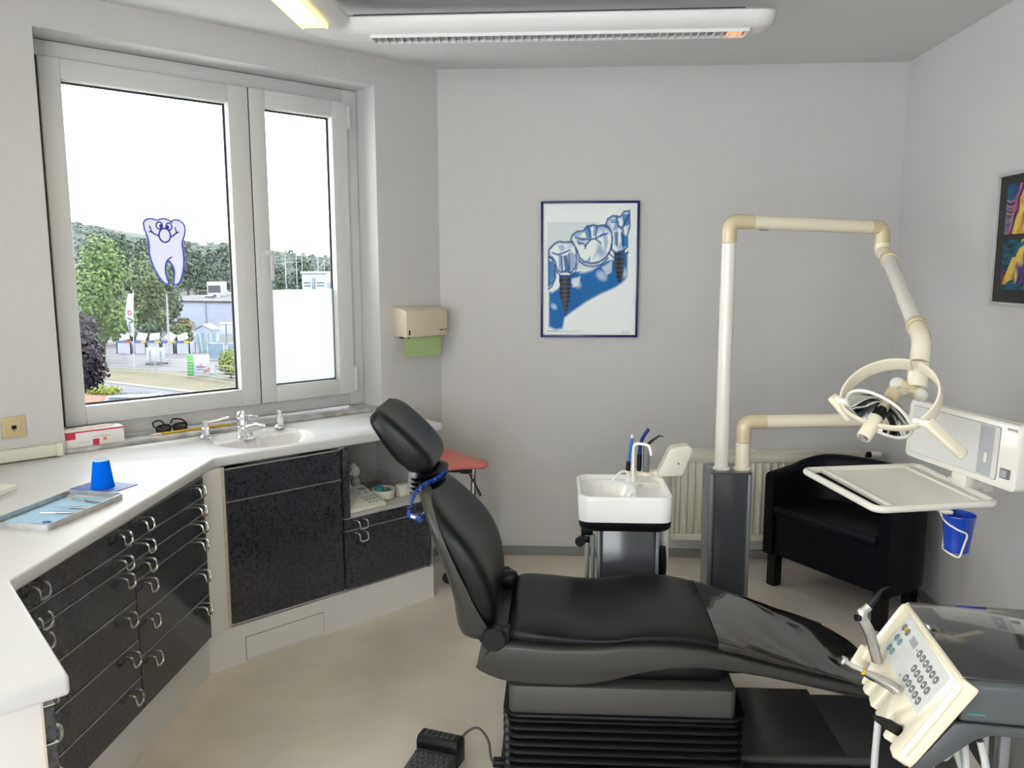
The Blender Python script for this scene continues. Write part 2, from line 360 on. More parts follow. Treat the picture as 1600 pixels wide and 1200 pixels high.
# unseen side window (behind the viewer's left shoulder), enlarged to brighten the right wall: plain frame and pane
win2 = thing('window_2', None, None, (XL - .1, .75, .95)); win2['kind'] = 'structure'
b = B()
for y0, y1, z0, z1 in ((-1.5, -1.42, .2, 2.5), (1.37, 1.45, .2, 2.5), (-1.5, 1.45, .2, .28), (-1.5, 1.45, 2.42, 2.5), (-.03, .03, .2, 2.5)):
    b.box(XL - .2, XL - .14, y0, y1, z0, z1)
part('window_frame', b, M['pvc'], win2)
b = B(); b.box(XL - .175, XL - .172, -1.46, 1.41, .24, 2.46); part('pane', b, M['glass'], win2)
b = B(); b.box(XL - .15, XL + .02, -1.5, 1.45, .18, .199); part('window_sill', b, M['sill'], win2)
win3 = thing('fill_window', None, None, (-.9, YR - .1, .65)); win3['kind'] = 'structure'  # unseen rear window, added to let more sky light into the room
b = B()
for x0, x1, z0, z1 in ((-1.6, -1.52, .2, 2.45), (.32, .4, .2, 2.45), (-1.6, .4, .2, .28), (-1.6, .4, 2.37, 2.45)):
    b.box(x0, x1, YR - .2, YR - .14, z0, z1)
part('window_frame', b, M['pvc'], win3)
b = B(); b.box(-1.55, .36, YR - .175, YR - .172, .24, 2.41); part('pane', b, M['glass'], win3)
# trunking along the window wall
b = B(); b.box(-2.30, -1.925, -0.030, 0, 0.876, 0.922, 0.004); b.box(-1.928, -1.906, -0.033, 0, 0.873, 0.925, 0.003)
solo('trim_1', b, M['trunk'], kind='structure', frame=WF)
# ---- wall socket
so = thing('wall_socket', 'cream network socket on the wall left of the window', 'socket', WF @ W(2.064, 0, .966))
b = B(); b.box(-2.104, -2.024, -0.011, 0, .966, 1.046, 0.003); part('frame_plate', b, M['socket'], so, WF)
b = B(); b.box(-2.090, -2.038, -0.014, -0.010, .980, 1.032, 0.002); part('centre_plate', b, M['socket'], so, WF)
b = B(); b.box(-2.072, -2.056, -0.0148, -0.0138, .998, 1.013); b.box(-2.066, -2.062, -.0148, -.0138, .990, .995); part('jack_opening', b, M['black'], so, WF)
# ---- tooth decal on the left pane
def tpt(a, bb):  # decal drawing, metres on the pane
    return V((-1.389 + (a - 660) * 0.000727, 0.1772, 1.675 - (bb - 275) * 0.000735))
tooth = [(540,105),(547,92),(560,82),(580,77),(602,80),(622,85),(640,78),(662,75),(685,80),(704,90),(718,82),(735,78),(756,82),(775,95),(786,115),(788,145),(782,175),(770,200),(764,222),(768,265),(770,310),(767,350),(760,390),(750,425),(738,452),(722,467),(706,472),(698,460),(702,430),(707,400),(704,370),(692,345),(678,325),(670,320),(662,336),(655,365),(655,400),(662,430),(670,455),(664,467),(650,464),(628,444),(608,412),(588,370),(572,325),(564,280),(566,240),(564,205),(554,172),(543,140)]
de = thing('tooth_decal', 'white tooth-shaped decal with a face on the large window pane', 'decal', WF @ tpt(660, 275))
b = B(); b.prism([tpt(*p) for p in tooth], (0, -0.0006, 0)); part('decal_body', b, M['decal'], de, WF, smooth=False)
def stroke(b, pts, r, closed=False):
    b.tube([tpt(*p) - V((0, .0006, 0)) for p in pts], r, 6, closed, flat=1.0)
b = B(); stroke(b, tooth, .0036, True); part('outline', b, M['decalblue'], de, WF, 'blue outline')
def ell(cx, cy, rx, ry, n=18): return [(cx + rx * math.cos(2 * PI * i / n), cy + ry * math.sin(2 * PI * i / n)) for i in range(n)]
def dpart(name, *fs):
    b = B()
    for f in fs: f(b)
    part(name, b, M['decalblue'], de, WF)
dpart('nose', lambda b: stroke(b, ell(662, 174, 34, 42), .0032, True))
for (ex, ey, px_, py_) in ((633, 117, 641, 121), (690, 121, 683, 126)):
    dpart('eye', lambda b: stroke(b, ell(ex, ey, 18, 21), .0027, True), lambda b: b.prism([tpt(*p) - V((0, .0007, 0)) for p in ell(px_, py_, 8, 13, 10)], (0, -.0006, 0)))
for ps in (([(570,152),(588,157),(604,168),(630,178)], [(575,120),(582,140),(589,157)]), ([(748,152),(732,158),(718,170),(700,183)], [(728,124),(730,140),(735,156)])):
    dpart('cheek_line', lambda b: stroke(b, ps[0], .0030), lambda b: stroke(b, ps[1], .0024))
dpart('root_line', lambda b: stroke(b, [(698,302),(684,308),(672,320)], .0030)); dpart('crown_line', lambda b: stroke(b, [(700,90),(712,100)], .0024))
# ================================================================ paper towel dispenser
di = thing('towel_dispenser', 'beige metal paper towel dispenser on the wall right of the window', 'dispenser', WF @ W(.18, 0, 1.25))
b = B(); b.prism([W(.044, 0, 1.252), W(.044, .118, 1.252), W(.044, .118, 1.385), W(.044, .03, 1.405), W(.044, 0, 1.405)], (-.266, 0, 0), .004); part('housing', b, M['dispenser'], di, WF)
b = B(); b.box(-.296, -.288, -.1195, -.117, 1.262, 1.288); part('level_slot', b, M['black'], di, WF)
b = B(); b.box(-.098, -.072, -.1192, -.1178, 1.279, 1.284, .001)
b.tube([W(.058 + .0045 * math.cos(k * PI / 6), .1185, 1.2815 + .0055 * math.sin(k * PI / 6)) for k in range(12)], .0012, 6, True); part('maker_mark', b, M['black'], di, WF)
b = B(); b.tube([W(.285, .02, 1.245), W(.285, .10, 1.247)], .004, 8); part('bottom_rail', b, M['black'], di, WF)
b = B(); b.prism([W(.072, .095, 1.256), W(.075, .099, 1.20), W(.084, .10, 1.143), W(.30, .102, 1.150), W(.318, .10, 1.155), W(.313, .099, 1.20), W(.308, .095, 1.256)], (0, .0015, 0))
solo('paper_towel', b, M['green_paper'], 'green paper towel hanging from the beige dispenser', 'paper towel', WF)
# ================================================================ worktop
P0 = WF @ W(.376, .005, 0)
def xy(v): return V((v.x, v.y, 0.83))
CI = V((-1.338, 3.045, .83)); C3 = V((-1.300, 1.790, .83)); CE = V((-0.884, 1.350, .83))
out = [xy(WF @ W(.376, .003, 0)), xy(WF @ W(.376, .492, 0)), CI, C3, CE, CE - WD * .5]
q = CE - WD * .5
tt = (q.x - (XL + .012)) / WN.x
out += [V((XL + .012, q.y - WN.y * tt, .83)), V((XL + .012, YL - .03, .83)), xy(WF @ W(S_END - .06, .003, 0))]
b = B(); b.prism(out, (0, 0, .04), 0.009, 3, only_caps=False)
wt = solo('worktop', b, M['counter'], 'white angled worktop running under the window and around the drawers', 'worktop', angle=40)
SKC = (1.158, .226); SKR = (.222, .213)
def sk(a, k=1.0):
    ca, sa = math.cos(a), math.sin(a); e = 2 / 2.25
    return (SKC[0] + SKR[0] * k * math.copysign(abs(ca) ** e, ca), SKC[1] + SKR[1] * k * math.copysign(abs(sa) ** e, sa))
cb = B(); cb.prism([W(*sk(2 * PI * i / 64), .80) for i in range(64)], (0, 0, .12)); cut = link('_cut', cb.mesh('_cut', WF), None, None, (0, 0, 0))
md = wt.modifiers.new('b', 'BOOLEAN'); md.object = cut; md.operation = 'DIFFERENCE'; md.solver = 'EXACT'
bpy.context.view_layer.update()
me = bpy.data.meshes.new_from_object(wt.evaluated_get(bpy.context.evaluated_depsgraph_get())); wt.modifiers.clear(); wt.data = me
bpy.data.objects.remove(cut, do_unlink=True)
# ---- sink: oval with a tap ledge at the back and the bowl in front
sink = thing('washbasin', 'oval white inset basin in the worktop below the window', 'sink', WF @ W(SKC[0], SKC[1], .74))
b = B(); rings = []; NA = 64
def sstep(a, bb, x):
    t = max(0, min(1, (x - a) / (bb - a))); return t * t * (3 - 2 * t)
for k in (1.0, .985, .96, .93, .90, .87, .84, .80, .74, .66, .56, .44, .30, .15, .04):
    rg = []
    for i in range(NA):
        s, d = sk(2 * PI * i / NA, k)
        edge = sstep(1.0, .93, k); dep = sstep(.985, .45, k) ** .7
        bowl = sstep(.160, .185, d)
        z = .8685 - .010 * edge - (.085 * dep + .012 * edge) * bowl
        rg.append(W(s, d, z))
    rings.append(rg)
b.loft(rings, cap=False); b.prism([p for p in rings[-1]], (0, 0, -.001)); part('basin_bowl', b, M['ceramic'], sink, WF, angle=60)
b = B(); b.lathe([(0, .775), (.02, .775), (.022, .772), (.02, .77)], 20, Matrix.Translation(W(1.12, .26, 0))); part('drain', b, M['chrome'], sink, WF)
b = B(); b.tube([W(1.06, .365, .825), W(1.06, .372, .826)], .010, 12); part('overflow', b, M['chrome'], sink, WF)
# ---- mixer tap
tap = thing('mixer_tap', 'chrome single-lever mixer tap on the basin ledge', 'tap', WF @ W(1.20, .13, .858))
o_ = W(1.205, .13, 0)
b = B(); b.lathe([(0, .858), (.034, .858), (.034, .866), (.029, .872), (.028, .896), (.031, .902), (.031, .909), (.028, .914), (.031, .920), (.031, .928), (.028, .934), (.029, .95), (.0, .951)], 26, Matrix.Translation(o_)); part('tap_body', b, M['chrome'], tap, WF)
b = B(); pts = [o_ + V((.005, -.012, .892)), o_ + V((.018, -.04, .912)), o_ + V((.030, -.075, .920)), o_ + V((.040, -.103, .917))]
b.tube(pts, [.023, .020, .017, .0155], 16); b.lathe([(0, 0), (.0125, 0), (.0135, .004), (.0125, .016), (0, .016)], 16, zframe(o_ + V((.040, -.102, .900)), (0, -.15, 1)))
part('spout', b, M['chrome'], tap, WF)
b = B(); b.lathe([(0, .949), (.026, .949), (.031, .956), (.031, .968), (.024, .978), (0, .981)], 22, Matrix.Translation(o_))
b.box(-.008, .008, -.075, -.01, .957, .966, .004, mtx=Matrix.Translation(o_) @ Matrix.Rotation(R(28), 4, 'Z')); part('lever', b, M['chrome'], tap, WF)
b = B(); b.prism([o_ + V((-.018, -.018, .858)), o_ + V((.018, -.018, .858)), o_ + V((.020, -.05, .858)), o_ + V((-.014, -.05, .858))], (0.006, .012, .045), .004); part('foot', b, M['chrome'], tap, WF)
def soap(s, d, label, lev, hh):
    t = thing('soap_dispenser', label, 'soap dispenser', WF @ W(s, d, .87), 'chrome soap dispensers beside the basin')
    o_ = W(s, d, 0)
    b = B(); b.lathe([(0, .8702), (.027, .8702), (.027, .876), (.021, .882), (.018, .885), (.018, .884 + hh), (.012, .887 + hh), (0, .887 + hh)], 22, Matrix.Translation(o_)); part('dispenser_base', b, M['chrome'], t, WF)
    b = B(); b.lathe([(0, .885 + hh), (.0115, .885 + hh), (.0115, .908 + hh), (.0135, .911 + hh), (.0135, .917 + hh), (0, .918 + hh)], 18, Matrix.Translation(o_)); part('pump_head', b, M['chrome'], t, WF)
    z = .906 + hh; b = B(); b.tube([o_ + V((0, 0, z)), o_ + V(lev) * .5 + V((0, 0, z + .006)), o_ + V(lev) + V((0, 0, z + .016))], [.0045, .005, .0055], 10); part('spout_arm', b, M['ivory'], t, WF)
soap(1.351, .062, 'chrome soap dispenser with a long lever, left of the tap', (.10, -.02, 0), .030)
soap(1.000, .062, 'chrome soap dispenser with a short nozzle, right of the tap', (-.018, -.035, 0), .032)
# ---- things on the sill
gx = thing('glove_box', 'white and red cardboard glove box on the left end of the window sill', 'box', WF @ W(1.77, -.06, .887))
b = B(); b.box(-1.884, -1.660, .022, .100, .8875, .955, .0015); part('carton', b, M['cardboard'], gx, WF)
b = B(); b.box(-1.884, -1.660, .0212, .0225, .946, .9515); part('red_stripe', b, M['red'], gx, WF)
b = B(); b.box(-1.882, -1.846, .0208, .0222, .921, .951); part('red_label', b, M['red'], gx, WF)
b = B(); b.box(-1.782, -1.758, .0208, .0222, .889, .914); part('red_label', b, M['red'], gx, WF)
b = B(); b.box(-1.742, -1.729, .0208, .0222, .905, .917); part('orange_label', b, M['orange'], gx, WF)
b = B(); b.box(-1.782, -1.715, .0213, .0222, .923, .9245); b.box(-1.84, -1.79, .0213, .0222, .905, .906); part('small_print', b, M['btn'], gx, WF)
b = B()
random.seed(3)
for k in range(5): b.ball((-1.82 + k * .025, .055 + random.uniform(-.01, .01), .957), .022, 10, (1.3, .8, .32))
part('glove_tuft', b, M['latex'], gx, WF)
gl = thing('safety_glasses', 'black protective glasses lying on the window sill', 'glasses', WF @ W(1.44, -.12, .887))
b = B()
for sgn in (-1, 1):
    cx = -1.438 + sgn * .036
    pts = [V((cx + .031 * math.copysign(abs(math.cos(a)) ** .7, math.cos(a)), .092, .905 + .017 * math.copysign(abs(math.sin(a)) ** .7, math.sin(a)))) for a in [2 * PI * i / 20 for i in range(20)]]
    b.tube(pts, .0035, 8, True)
    b.tube(fillet([(cx + sgn * .031, .092, .912), (cx + sgn * .036, .11, .915), (cx + sgn * .028, .15, .93), (cx - sgn * .01, .152, .934), (cx - sgn * .022, .145, .915)], .02), .003, 8)
b.tube([(-1.447, .090, .91), (-1.438, .088, .913), (-1.429, .09, .91)], .003, 8); part('frame', b, M['black'], gl, WF)
b = B()
for sgn in (-1, 1): b.box(-1.438 + sgn * .036 - .029, -1.438 + sgn * .036 + .029, .0915, .093, .890, .920, .0006)
part('lens', b, M['smoke'], gl, WF)
pc = thing('brush_stick', 'long yellow stick with a pale tip lying on the window sill', 'stick', WF @ W(1.36, -.06, .887))
b = B(); b.tube([W(1.50, -.052, .8925), W(1.185, -.060, .8925)], .005, 8); part('shaft', b, M['yellow'], pc, WF)
b = B(); b.tube([W(1.545, -.051, .8915), W(1.52, -.0515, .8925), W(1.50, -.052, .8925)], [.002, .006, .0048], 8); part('tip', b, M['latex'], pc, WF)
# ================================================================ cabinets
def handle_mesh():
    b = B(); wv, dr, pj = .021, .034, .026
    pts = fillet([(-wv, 0, 0), (-wv, pj, 0), (-wv, pj + .004, -dr), (wv, pj + .004, -dr), (wv, pj, 0), (wv, 0, 0)], .014, 5)
    b.tube(pts, .0043, 8); return b.mesh('handle')
HM = handle_mesh()
def front(name, cab, x0, x1, z0, z1, F, handles=(), hz=.018, yf=0.0, th=.02):
    """drawer or door front in cabinet frame F: local x along the run, local y INTO the room"""
    b = B(); b.box(x0, x1, yf - th, yf, z0, z1, .0015, 1); p = part(name, b, M['front'], cab, F)
    s = B(); s.box(x0, x1, yf - th + .002, yf + .0006, z1 - .0003, z1 + .0018); part('edge_strip', s, M['strip'], p, F)
    for hx in handles: inst('handle', HM, M['nickel'], p, F @ Matrix.Translation(V((hx, yf - .001, z1 - hz))))
    return p
# window run: local x = -s, local y = +d
FW = WF @ Matrix(((1, 0, 0, 0), (0, -1, 0, 0), (0, 0, 1, 0), (0, 0, 0, 1)))
HMW = HM
def mirror_safe(m): return m
# a proper (unmirrored) frame with y into the room needs x reversed: use x = s
FWs = CORN.copy(); FW = frame_of(CORN, -WD, WN, (0, 0, 1))
sc1 = thing('sink_cabinet', 'dark mottled base cabinet with door below the basin', 'cabinet', FW @ V((1.19, .3, 0)))
b = B(); b.box(.935, 1.448, .02, .462, .165, .72); part('carcass', b, M['cabwhite'], sc1, FW)
front('drawer_front', sc1, .9335, 1.450, .691, .819, FW, (), yf=.485)
front('door', sc1, .9335, 1.450, .180, .686, FW, (), yf=.485)
nc = thing('niche_cabinet', 'dark base cabinet with an open niche above two drawers', 'cabinet', FW @ V((.68, .3, 0)))
b = B(); b.box(.444, .462, .02, .485, .165, .829); b.box(.905, .930, .02, .462, .165, .829); b.box(.462, .905, .02, .04, .165, .829); b.box(.462, .905, .04, .462, .165, .19); b.box(.462, .905, .04, .48, .500, .519, .001); part('carcass', b, M['drawer_in'], nc, FW)
b = B(); b.box(.892, .9235, .462, .485, .508, .819, .0015); part('side_stile', b, M['front'], nc, FW)
front('drawer', nc, .446, .9235, .450, .503, FW, (.842,), .016, .485)
front('drawer', nc, .446, .9235, .178, .446, FW, (.842,), .016, .485)
# middle run: local x = world y (from front to back), local y = +x world
X0 = -1.355
FM = frame_of((X0, 0, 0), (0, -1, 0), (1, 0, 0), (0, 0, 1))
def drawers(label, y0, y1, zs, hs):
    c = thing('drawer_cabinet', label, 'cabinet', (X0 - .3, (y0 + y1) / 2, 0), 'black drawer cabinets under the worktop')
    b = B(); b.box(-y1 + .001, -y0 - .001, -.60, -.022, .165, .82); part('carcass', b, M['cabwhite'], c, FM)
    for a, bb in zip(zs, zs[1:]): front('drawer', c, -y1, -y0, bb + .0025, a - .0025, FM, hs, .020, 0.0)
drawers('black six-drawer cabinet closest to the sink cabinet', 2.447, 2.976, [.812, .737, .672, .603, .478, .345, .163], (-2.915, -2.515))
drawers('black six-drawer cabinet beside the returning worktop end', 1.868, 2.441, [.812, .730, .672, .543, .410, .281, .163], (-2.375, -1.955))
# third run: x along WN from corner CE, y = WD
CE0 = V((CE.x, CE.y, 0)); FT = frame_of(CE0, -WN, WD, (0, 0, 1))
tc = thing('end_cabinet', 'cabinet with a white side panel in the lower left corner', 'cabinet', FT @ V((.3, -.25, 0)))
b = B(); b.box(.046, .60, -.50, -.048, .10, .829); part('carcass', b, M['cabwhite'], tc, FT)
b = B(); b.box(.026, .044, -.50, -.044, 0, .829, .001); part('side_panel', b, M['cabwhite'], tc, FT)
b = B(); b.box(.0245, .0262, -.0455, -.0415, 0, .829); part('edge_banding', b, M['beige'], tc, FT)
zs = [.812, .737, .645, .50, .36, .165]
for a, bb in zip(zs, zs[1:]): front('drawer', tc, .028, .55, bb + .0025, a - .0025, FT, (.158, .46), .02, -.022)
# filler post between the two runs and plinths
fa = FM @ V((-2.982, -.004, 0)); fb = FW @ V((1.456, .470, 0)); fc = FW @ V((1.456, .42, 0)); fd = V((X0 - .08, 2.985, 0))
b = B(); b.prism([V((p.x, p.y, .165)) for p in (fa, fb, fc, fd)], (0, 0, .664)); 
fp = thing('corner_filler', 'white filler panel in the angle between the drawers and sink cabinet', 'panel', (fa + fb) / 2); part('panel', b, M['cabwhite'], fp)
b = B(); b.box(1.4515, 1.463, .455, .477, .166, .829); part('edge_banding', b, M['beige'], fp, FW)
pl = thing('plinth', 'white kickboard below the sink cabinet and drawers', 'plinth', FW @ V((1, .46, 0)))
k0 = FW @ V((.427, .468, 0)); k1 = V((X0 - .022, 2.99, 0)); k2 = V((X0 - .012, 1.84, 0))
k0b = FW @ V((.427, .45, 0)); k1b = k1 + V((-.02, .008, 0)); k2b = k2 + V((-.02, 0, 0))
b = B(); b.prism([k0, k1, k1b, k0b], (0, 0, .1645)); b.prism([k1, k2, k2b, k1b], (0, 0, .1645)); part('kickboard', b, M['cabwhite'], pl, smooth=False)
kd = (k1 - k0).normalized(); FKB = frame_of(k0, kd, V((0, 0, 1)).cross(kd), (0, 0, 1)); sg_ = 1 if (FKB @ V((0, 1, 0)) - k0).dot(WN) > 0 else -1
b = B(); b.box(.613, .970, sg_ * .0005, sg_ * .0035, .010, .105); part('access_panel', b, M['cabwhite'], pl, FKB)
b = B(); b.box(.610, .973, sg_ * .0002, sg_ * .0010, .007, .108); part('panel_gap', b, M['base'], pl, FKB)
b = B(); b.box(.437, .4435, .40, .46, .21, .226); part('hook', b, M['cabwhite'], nc, FW)
# ================================================================ things on the worktop
ZT = .8702
TA = R(20.5)
FTray = Matrix.Translation(V((-1.508, 2.322, ZT))) @ Matrix.Rotation(-R(6.5), 4, 'Z')
tr = thing('instrument_tray', 'shallow steel instrument tray on the white worktop', 'tray', (-1.508, 2.322, ZT))
def tray_mesh(hx, hy, h, th, r):
    b = B(); o = rrect(hx, hy, r); i = rrect(hx - th, hy - th, r - th * .5); i2 = rrect(hx - th, hy - th, r - th * .5)
    b.loft([[V((x, y, 0)) for x, y in o], [V((x, y, h)) for x, y in o], [V((x, y, h)) for x, y in i], [V((x, y, th)) for x, y in i2]]); return b
part('tray_body', tray_mesh(.099, .170, .019, .0022, .016), M['steel'], tr, FTray)
def solof(name, b, m, label, cat, frame, group=None): return solo(name, b, m, label, cat, frame, group)
b = B(); b.box(-.091, .091, -.150, .154, .0024, .0030); solo('tray_paper', b, M['paper_blue'], 'light blue paper liner lying in the steel tray', 'paper', FTray)
def instrument(kind, label, x0, y0, x1, y1, tipbend):
    z = .0030 + .0035
    a = V((x0, y0, z)); c = V((x1, y1, z)); d = (c - a).normalized(); n = V((-d.y, d.x, 0))
    t = thing(kind, label, 'dental tool', FTray @ V((a.x, a.y, .003)), 'dental hand instruments in the steel tray')
    L = (c - a).length; g0 = a + d * L * .40
    b = B(); b.tube([g0, g0 + d * .004, c - d * .006, c], [.0022, .0034, .0034, .002], 10); part('grip', b, M['steel'], t, FTray)
    b = B(); b.tube([g0, a + d * L * .15, a + d * L * .04, a + n * tipbend], [.0018, .0014, .0011, .0007], 8); part('working_tip', b, M['chrome'], t, FTray)
    return t
instrument('dental_probe', 'thin dental probe, nearest of the three tools in the tray', -.045, -.035, .080, -.012, .012)
instrument('dental_excavator', 'slim dark dental tool in the middle of the steel tray', -.040, .028, .085, .035, -.008)
t = instrument('dental_mirror', 'round mouth mirror with steel handle at the back of the tray', -.052, .118, .086, .090, .0)
b = B(); b.lathe([(0, 0), (.011, 0), (.012, .001), (.011, .002), (0, .0021)], 20, zframe((-.058, .121, .0095), (.45, -.3, 1))); part('mirror_head', b, M['mirror'], t, FTray)
t = thing('tray_clip', 'small dark plastic piece at the near end of the tray', 'clip', FTray @ V((.04, -.13, .003)))
b = B(); b.box(.010, .055, -.138, -.128, .0032, .0062, .001); part('bar', b, M['black'], t, FTray)
b = B(); b.box(.030, .052, -.112, -.098, .0032, .0066, .002); part('pad', b, M['blue2'], t, FTray)
FN = Matrix.Translation(V((-1.528, 2.612, ZT))) @ Matrix.Rotation(R(-14), 4, 'Z')
b = B(); b.box(-.093, .083, -.062, .055, 0, .0025, .0008); solo('blue_napkin', b, M['whiteblue'], 'folded blue patterned napkin under the upturned cup', 'napkin', FN)
def cup(name, label, loc, h, r0, r1, inv, material, parent_group=None):
    pr = [(r0 - .0012, .0015), (r0, 0), (r0 + .0002, .002), (r1, h - .004), (r1 + .0015, h - .002), (r1 + .0012, h), (r1 - .0008, h - .001), (r0 - .0006, .004), (0, .004)]
    pr = [(0, .0015)] + pr
    mtx = Matrix.Translation(V(loc))
    if inv: mtx = Matrix.Translation(V(loc) + V((0, 0, h))) @ Matrix.Rotation(PI, 4, 'X')
    b = B(); b.lathe(pr, 36, mtx); return solo(name, b, material, label, 'cup', group=parent_group)
cu = cup('plastic_cup', 'blue plastic cup upside down on the blue napkin', (-1.532, 2.600, ZT + .0027), .092, .0255, .0365, True, M['blue'])
b = B(); b.lathe([(0, .1), (.0255, .1), (.0262, .101), (.0255, .102), (.023, .1012), (0, .1010)], 30, Matrix.Translation(V((-1.532, 2.600, ZT - .0055))))
part('base_rim', b, M['paper_blue'], cu)
b = B(); b.box(-1.90, -1.785, 2.30, 2.53, ZT, ZT + .0085, .002, mtx=None); wbx = thing('white_tray_lid', 'white grooved plastic case at the left edge of the worktop', 'case', (-1.84, 2.4, ZT)); part('lower_shell', b, M['ivory'], wbx)
b = B(); b.box(-1.90, -1.783, 2.30, 2.532, ZT + .010, ZT + .028, .003); part('upper_shell', b, M['ivory'], wbx)
b = B(); b.box(-1.90, -1.787, 2.30, 2.528, ZT + .0085, ZT + .0105); part('groove', b, M['base'], wbx)
# ================================================================ things in the niche
ZN = .5195
FK = FW @ Matrix.Translation(V((.80, .36, ZN)))
kp = thing('keypad_device', 'cream device with sloping keypad in the open niche', 'keypad device', FK @ V((0, 0, 0)))
b = B(); b.prism([V((-.105, .115, 0)), V((-.105, .115, .018)), V((-.105, -.085, .062)), V((-.105, -.12, .055)), V((-.105, -.12, 0))], (.20, 0, 0), .005); part('housing', b, M['trunk'], kp, FK)
sl = frame_of((-.105, .115, .018), (1, 0, 0), (0, -.2, .044), (0, .044, .2))
b = B(); b.box(.006, .085, .012, .185, -.0002, .0012); part('keypad_foil', b, M['keypad'], kp, FK @ sl)
b = B(); b.box(.014, .050, .150, .176, .001, .002); b.box(.022, .042, .115, .137, .001, .002); part('display', b, M['display'], kp, FK @ sl)
kb = B(); kb.lathe([(0, 0), (.0065, 0), (.006, .0024), (0, .002)], 12); KB = kb.mesh('key')
for i in range(4):
    for j in range(3): inst('key', KB, M['display'], kp, FK @ sl @ Matrix.Translation(V((.016 + i * .0185, .030 + j * .026, .001))))
b = B(); b.lathe([(0, 0), (.006, 0), (.006, .002), (0, .002)], 12, Matrix.Translation(V((.068, .125, .001)))); part('dark_key', b, M['btn'], kp, FK @ sl)
bw = thing('cream_bowl', 'small cream bowl of teal wads in the open niche', 'bowl', FW @ V((.632, .36, ZN)))
FB = FW @ Matrix.Translation(V((.632, .36, ZN)))
b = B(); b.lathe([(0, .003), (.040, .0), (.048, .006), (.056, .044), (.057, .047), (.055, .047), (.046, .009), (0, .007)], 36, FB); part('bowl_body', b, M['trunk'], bw)
random.seed(11)
for k in range(9):
    a = k * 2.4; rr_ = .012 + .021 * ((k % 3) / 2); b = B(); b.ball((0, 0, 0), .015, 10, (1, .8, .75))
    for v in b.bm.verts: v.co += v.co.normalized() * noise.noise(v.co * 90 + V((k, 0, 0))) * .004
    solo('teal_wad', b, M['tealwad'] if k != 4 else M['salmon'], 'small crumpled wad in the cream bowl of the niche', 'wad', FB @ Matrix.Translation(V((rr_ * math.cos(a), rr_ * math.sin(a), .030 + .010 * (k % 3)))), 'crumpled wads in the cream bowl')
wr = thing('wire_basket', 'small chrome wire basket at the back of the niche', 'basket', FW @ V((.60, .20, ZN)))
b = B()
for z in (.004, .03, .056, .08):
    b.tube([FW @ V((x, y, ZN + z)) for x, y in ((.53, .16), (.66, .16), (.66, .25), (.53, .25))], .0018, 6, True)
for x, y in ((.53, .16), (.595, .16), (.66, .16), (.66, .25), (.595, .25), (.53, .25)): b.tube([FW @ V((x, y, ZN)), FW @ V((x, y, ZN + .082))], .0018, 6)
part('wires', b, M['chrome'], wr)
vb = thing('white_spray_head', 'white plastic spray head lying behind the keypad device', 'spray head', FW @ V((.66, .20, ZN)))
b = B(); b.ball((0, 0, .0), .024, 16, (1, 1, 1.15)); b.ball((.012, .004, .03), .015, 14); b.tube([(0.01, 0, .012), (.035, .02, .0), (.06, .03, -.012)], [.007, .006, .004], 10)
part('head', b, M['ivory'], vb, FW @ Matrix.Translation(V((.70, .22, ZN + .117))))
b = B(); b.lathe([(0, 0), (.022, 0), (.024, .004), (.024, .07), (.010, .088), (.010, .10), (0, .10)], 20, FW @ Matrix.Translation(V((.70, .22, ZN)))); part('bottle', b, M['drawer_in'], vb)
cr = thing('cream_cross_clip', 'cream cross-shaped plastic clip on the keypad device', 'clip', FW @ V((.80, .27, ZN + .06)))
FX = FW @ Matrix.Translation(V((.800, .290, ZN + .0605))) @ Matrix.Rotation(R(18), 4, 'Z')
b = B(); b.box(-.010, .010, -.022, .026, 0, .014, .003); b.box(-.036, .036, -.009, .010, 0, .014, .003); part('cross', b, M['trunk'], cr, FX)
b = B(); b.tube([V((0, .02, .014)) + V((.011 * math.cos(a), .0, .011 * math.sin(a) + .008)) for a in [2 * PI * i / 14 for i in range(14)]], .003, 8, True); part('ring', b, M['trunk'], cr, FX)
bx = thing('cream_box', 'small cream plastic box beside the bowl in the niche', 'box', FW @ V((.54, .36, ZN)))
b = B(); b.box(.51, .566, .36, .40, ZN, ZN + .05, .003); part('box_body', b, M['trunk'], bx, FW)
b = B(); b.box(.508, .568, .358, .402, ZN + .05, ZN + .056, .002); part('lid', b, M['trunk'], bx, FW)
# ================================================================ dental chair
YC = 2.55
def interp(tab, t):
    if t <= tab[0][0]: return tab[0][1:]
    for a, c in zip(tab, tab[1:]):
        if t <= c[0]:
            u = (t - a[0]) / (c[0] - a[0]); u2 = u
            return tuple(x + (y - x) * u2 for x, y in zip(a[1:], c[1:]))
    return tab[-1][1:]
def smooth_tab(tab, n):
    """Catmull-Rom resampling of rows (t, values...)"""
    out = []; k = len(tab)
    for i in range(n + 1):
        x = tab[0][0] + (tab[-1][0] - tab[0][0]) * i / n
        j = 0
        while j < k - 2 and x > tab[j + 1][0]: j += 1
        p0, p1, p2, p3 = tab[max(j - 1, 0)], tab[j], tab[j + 1], tab[min(j + 2, k - 1)]
        u = (x - p1[0]) / (p2[0] - p1[0]); row = [x]
        for q in range(1, len(p1)):
            m1 = (p2[q] - p0[q]) / (p2[0] - p0[0]) * (p2[0] - p1[0]); m2 = (p3[q] - p1[q]) / (p3[0] - p1[0]) * (p2[0] - p1[0])
            row.append((2*u**3 - 3*u*u + 1) * p1[q] + (u**3 - 2*u*u + u) * m1 + (-2*u**3 + 3*u*u) * p2[q] + (u**3 - u*u) * m2)
        out.append(tuple(row))
    return out
ch = thing('dental_chair', 'black dental chair with anthracite shell and pleated base', 'dental chair', (.2, YC, 0))
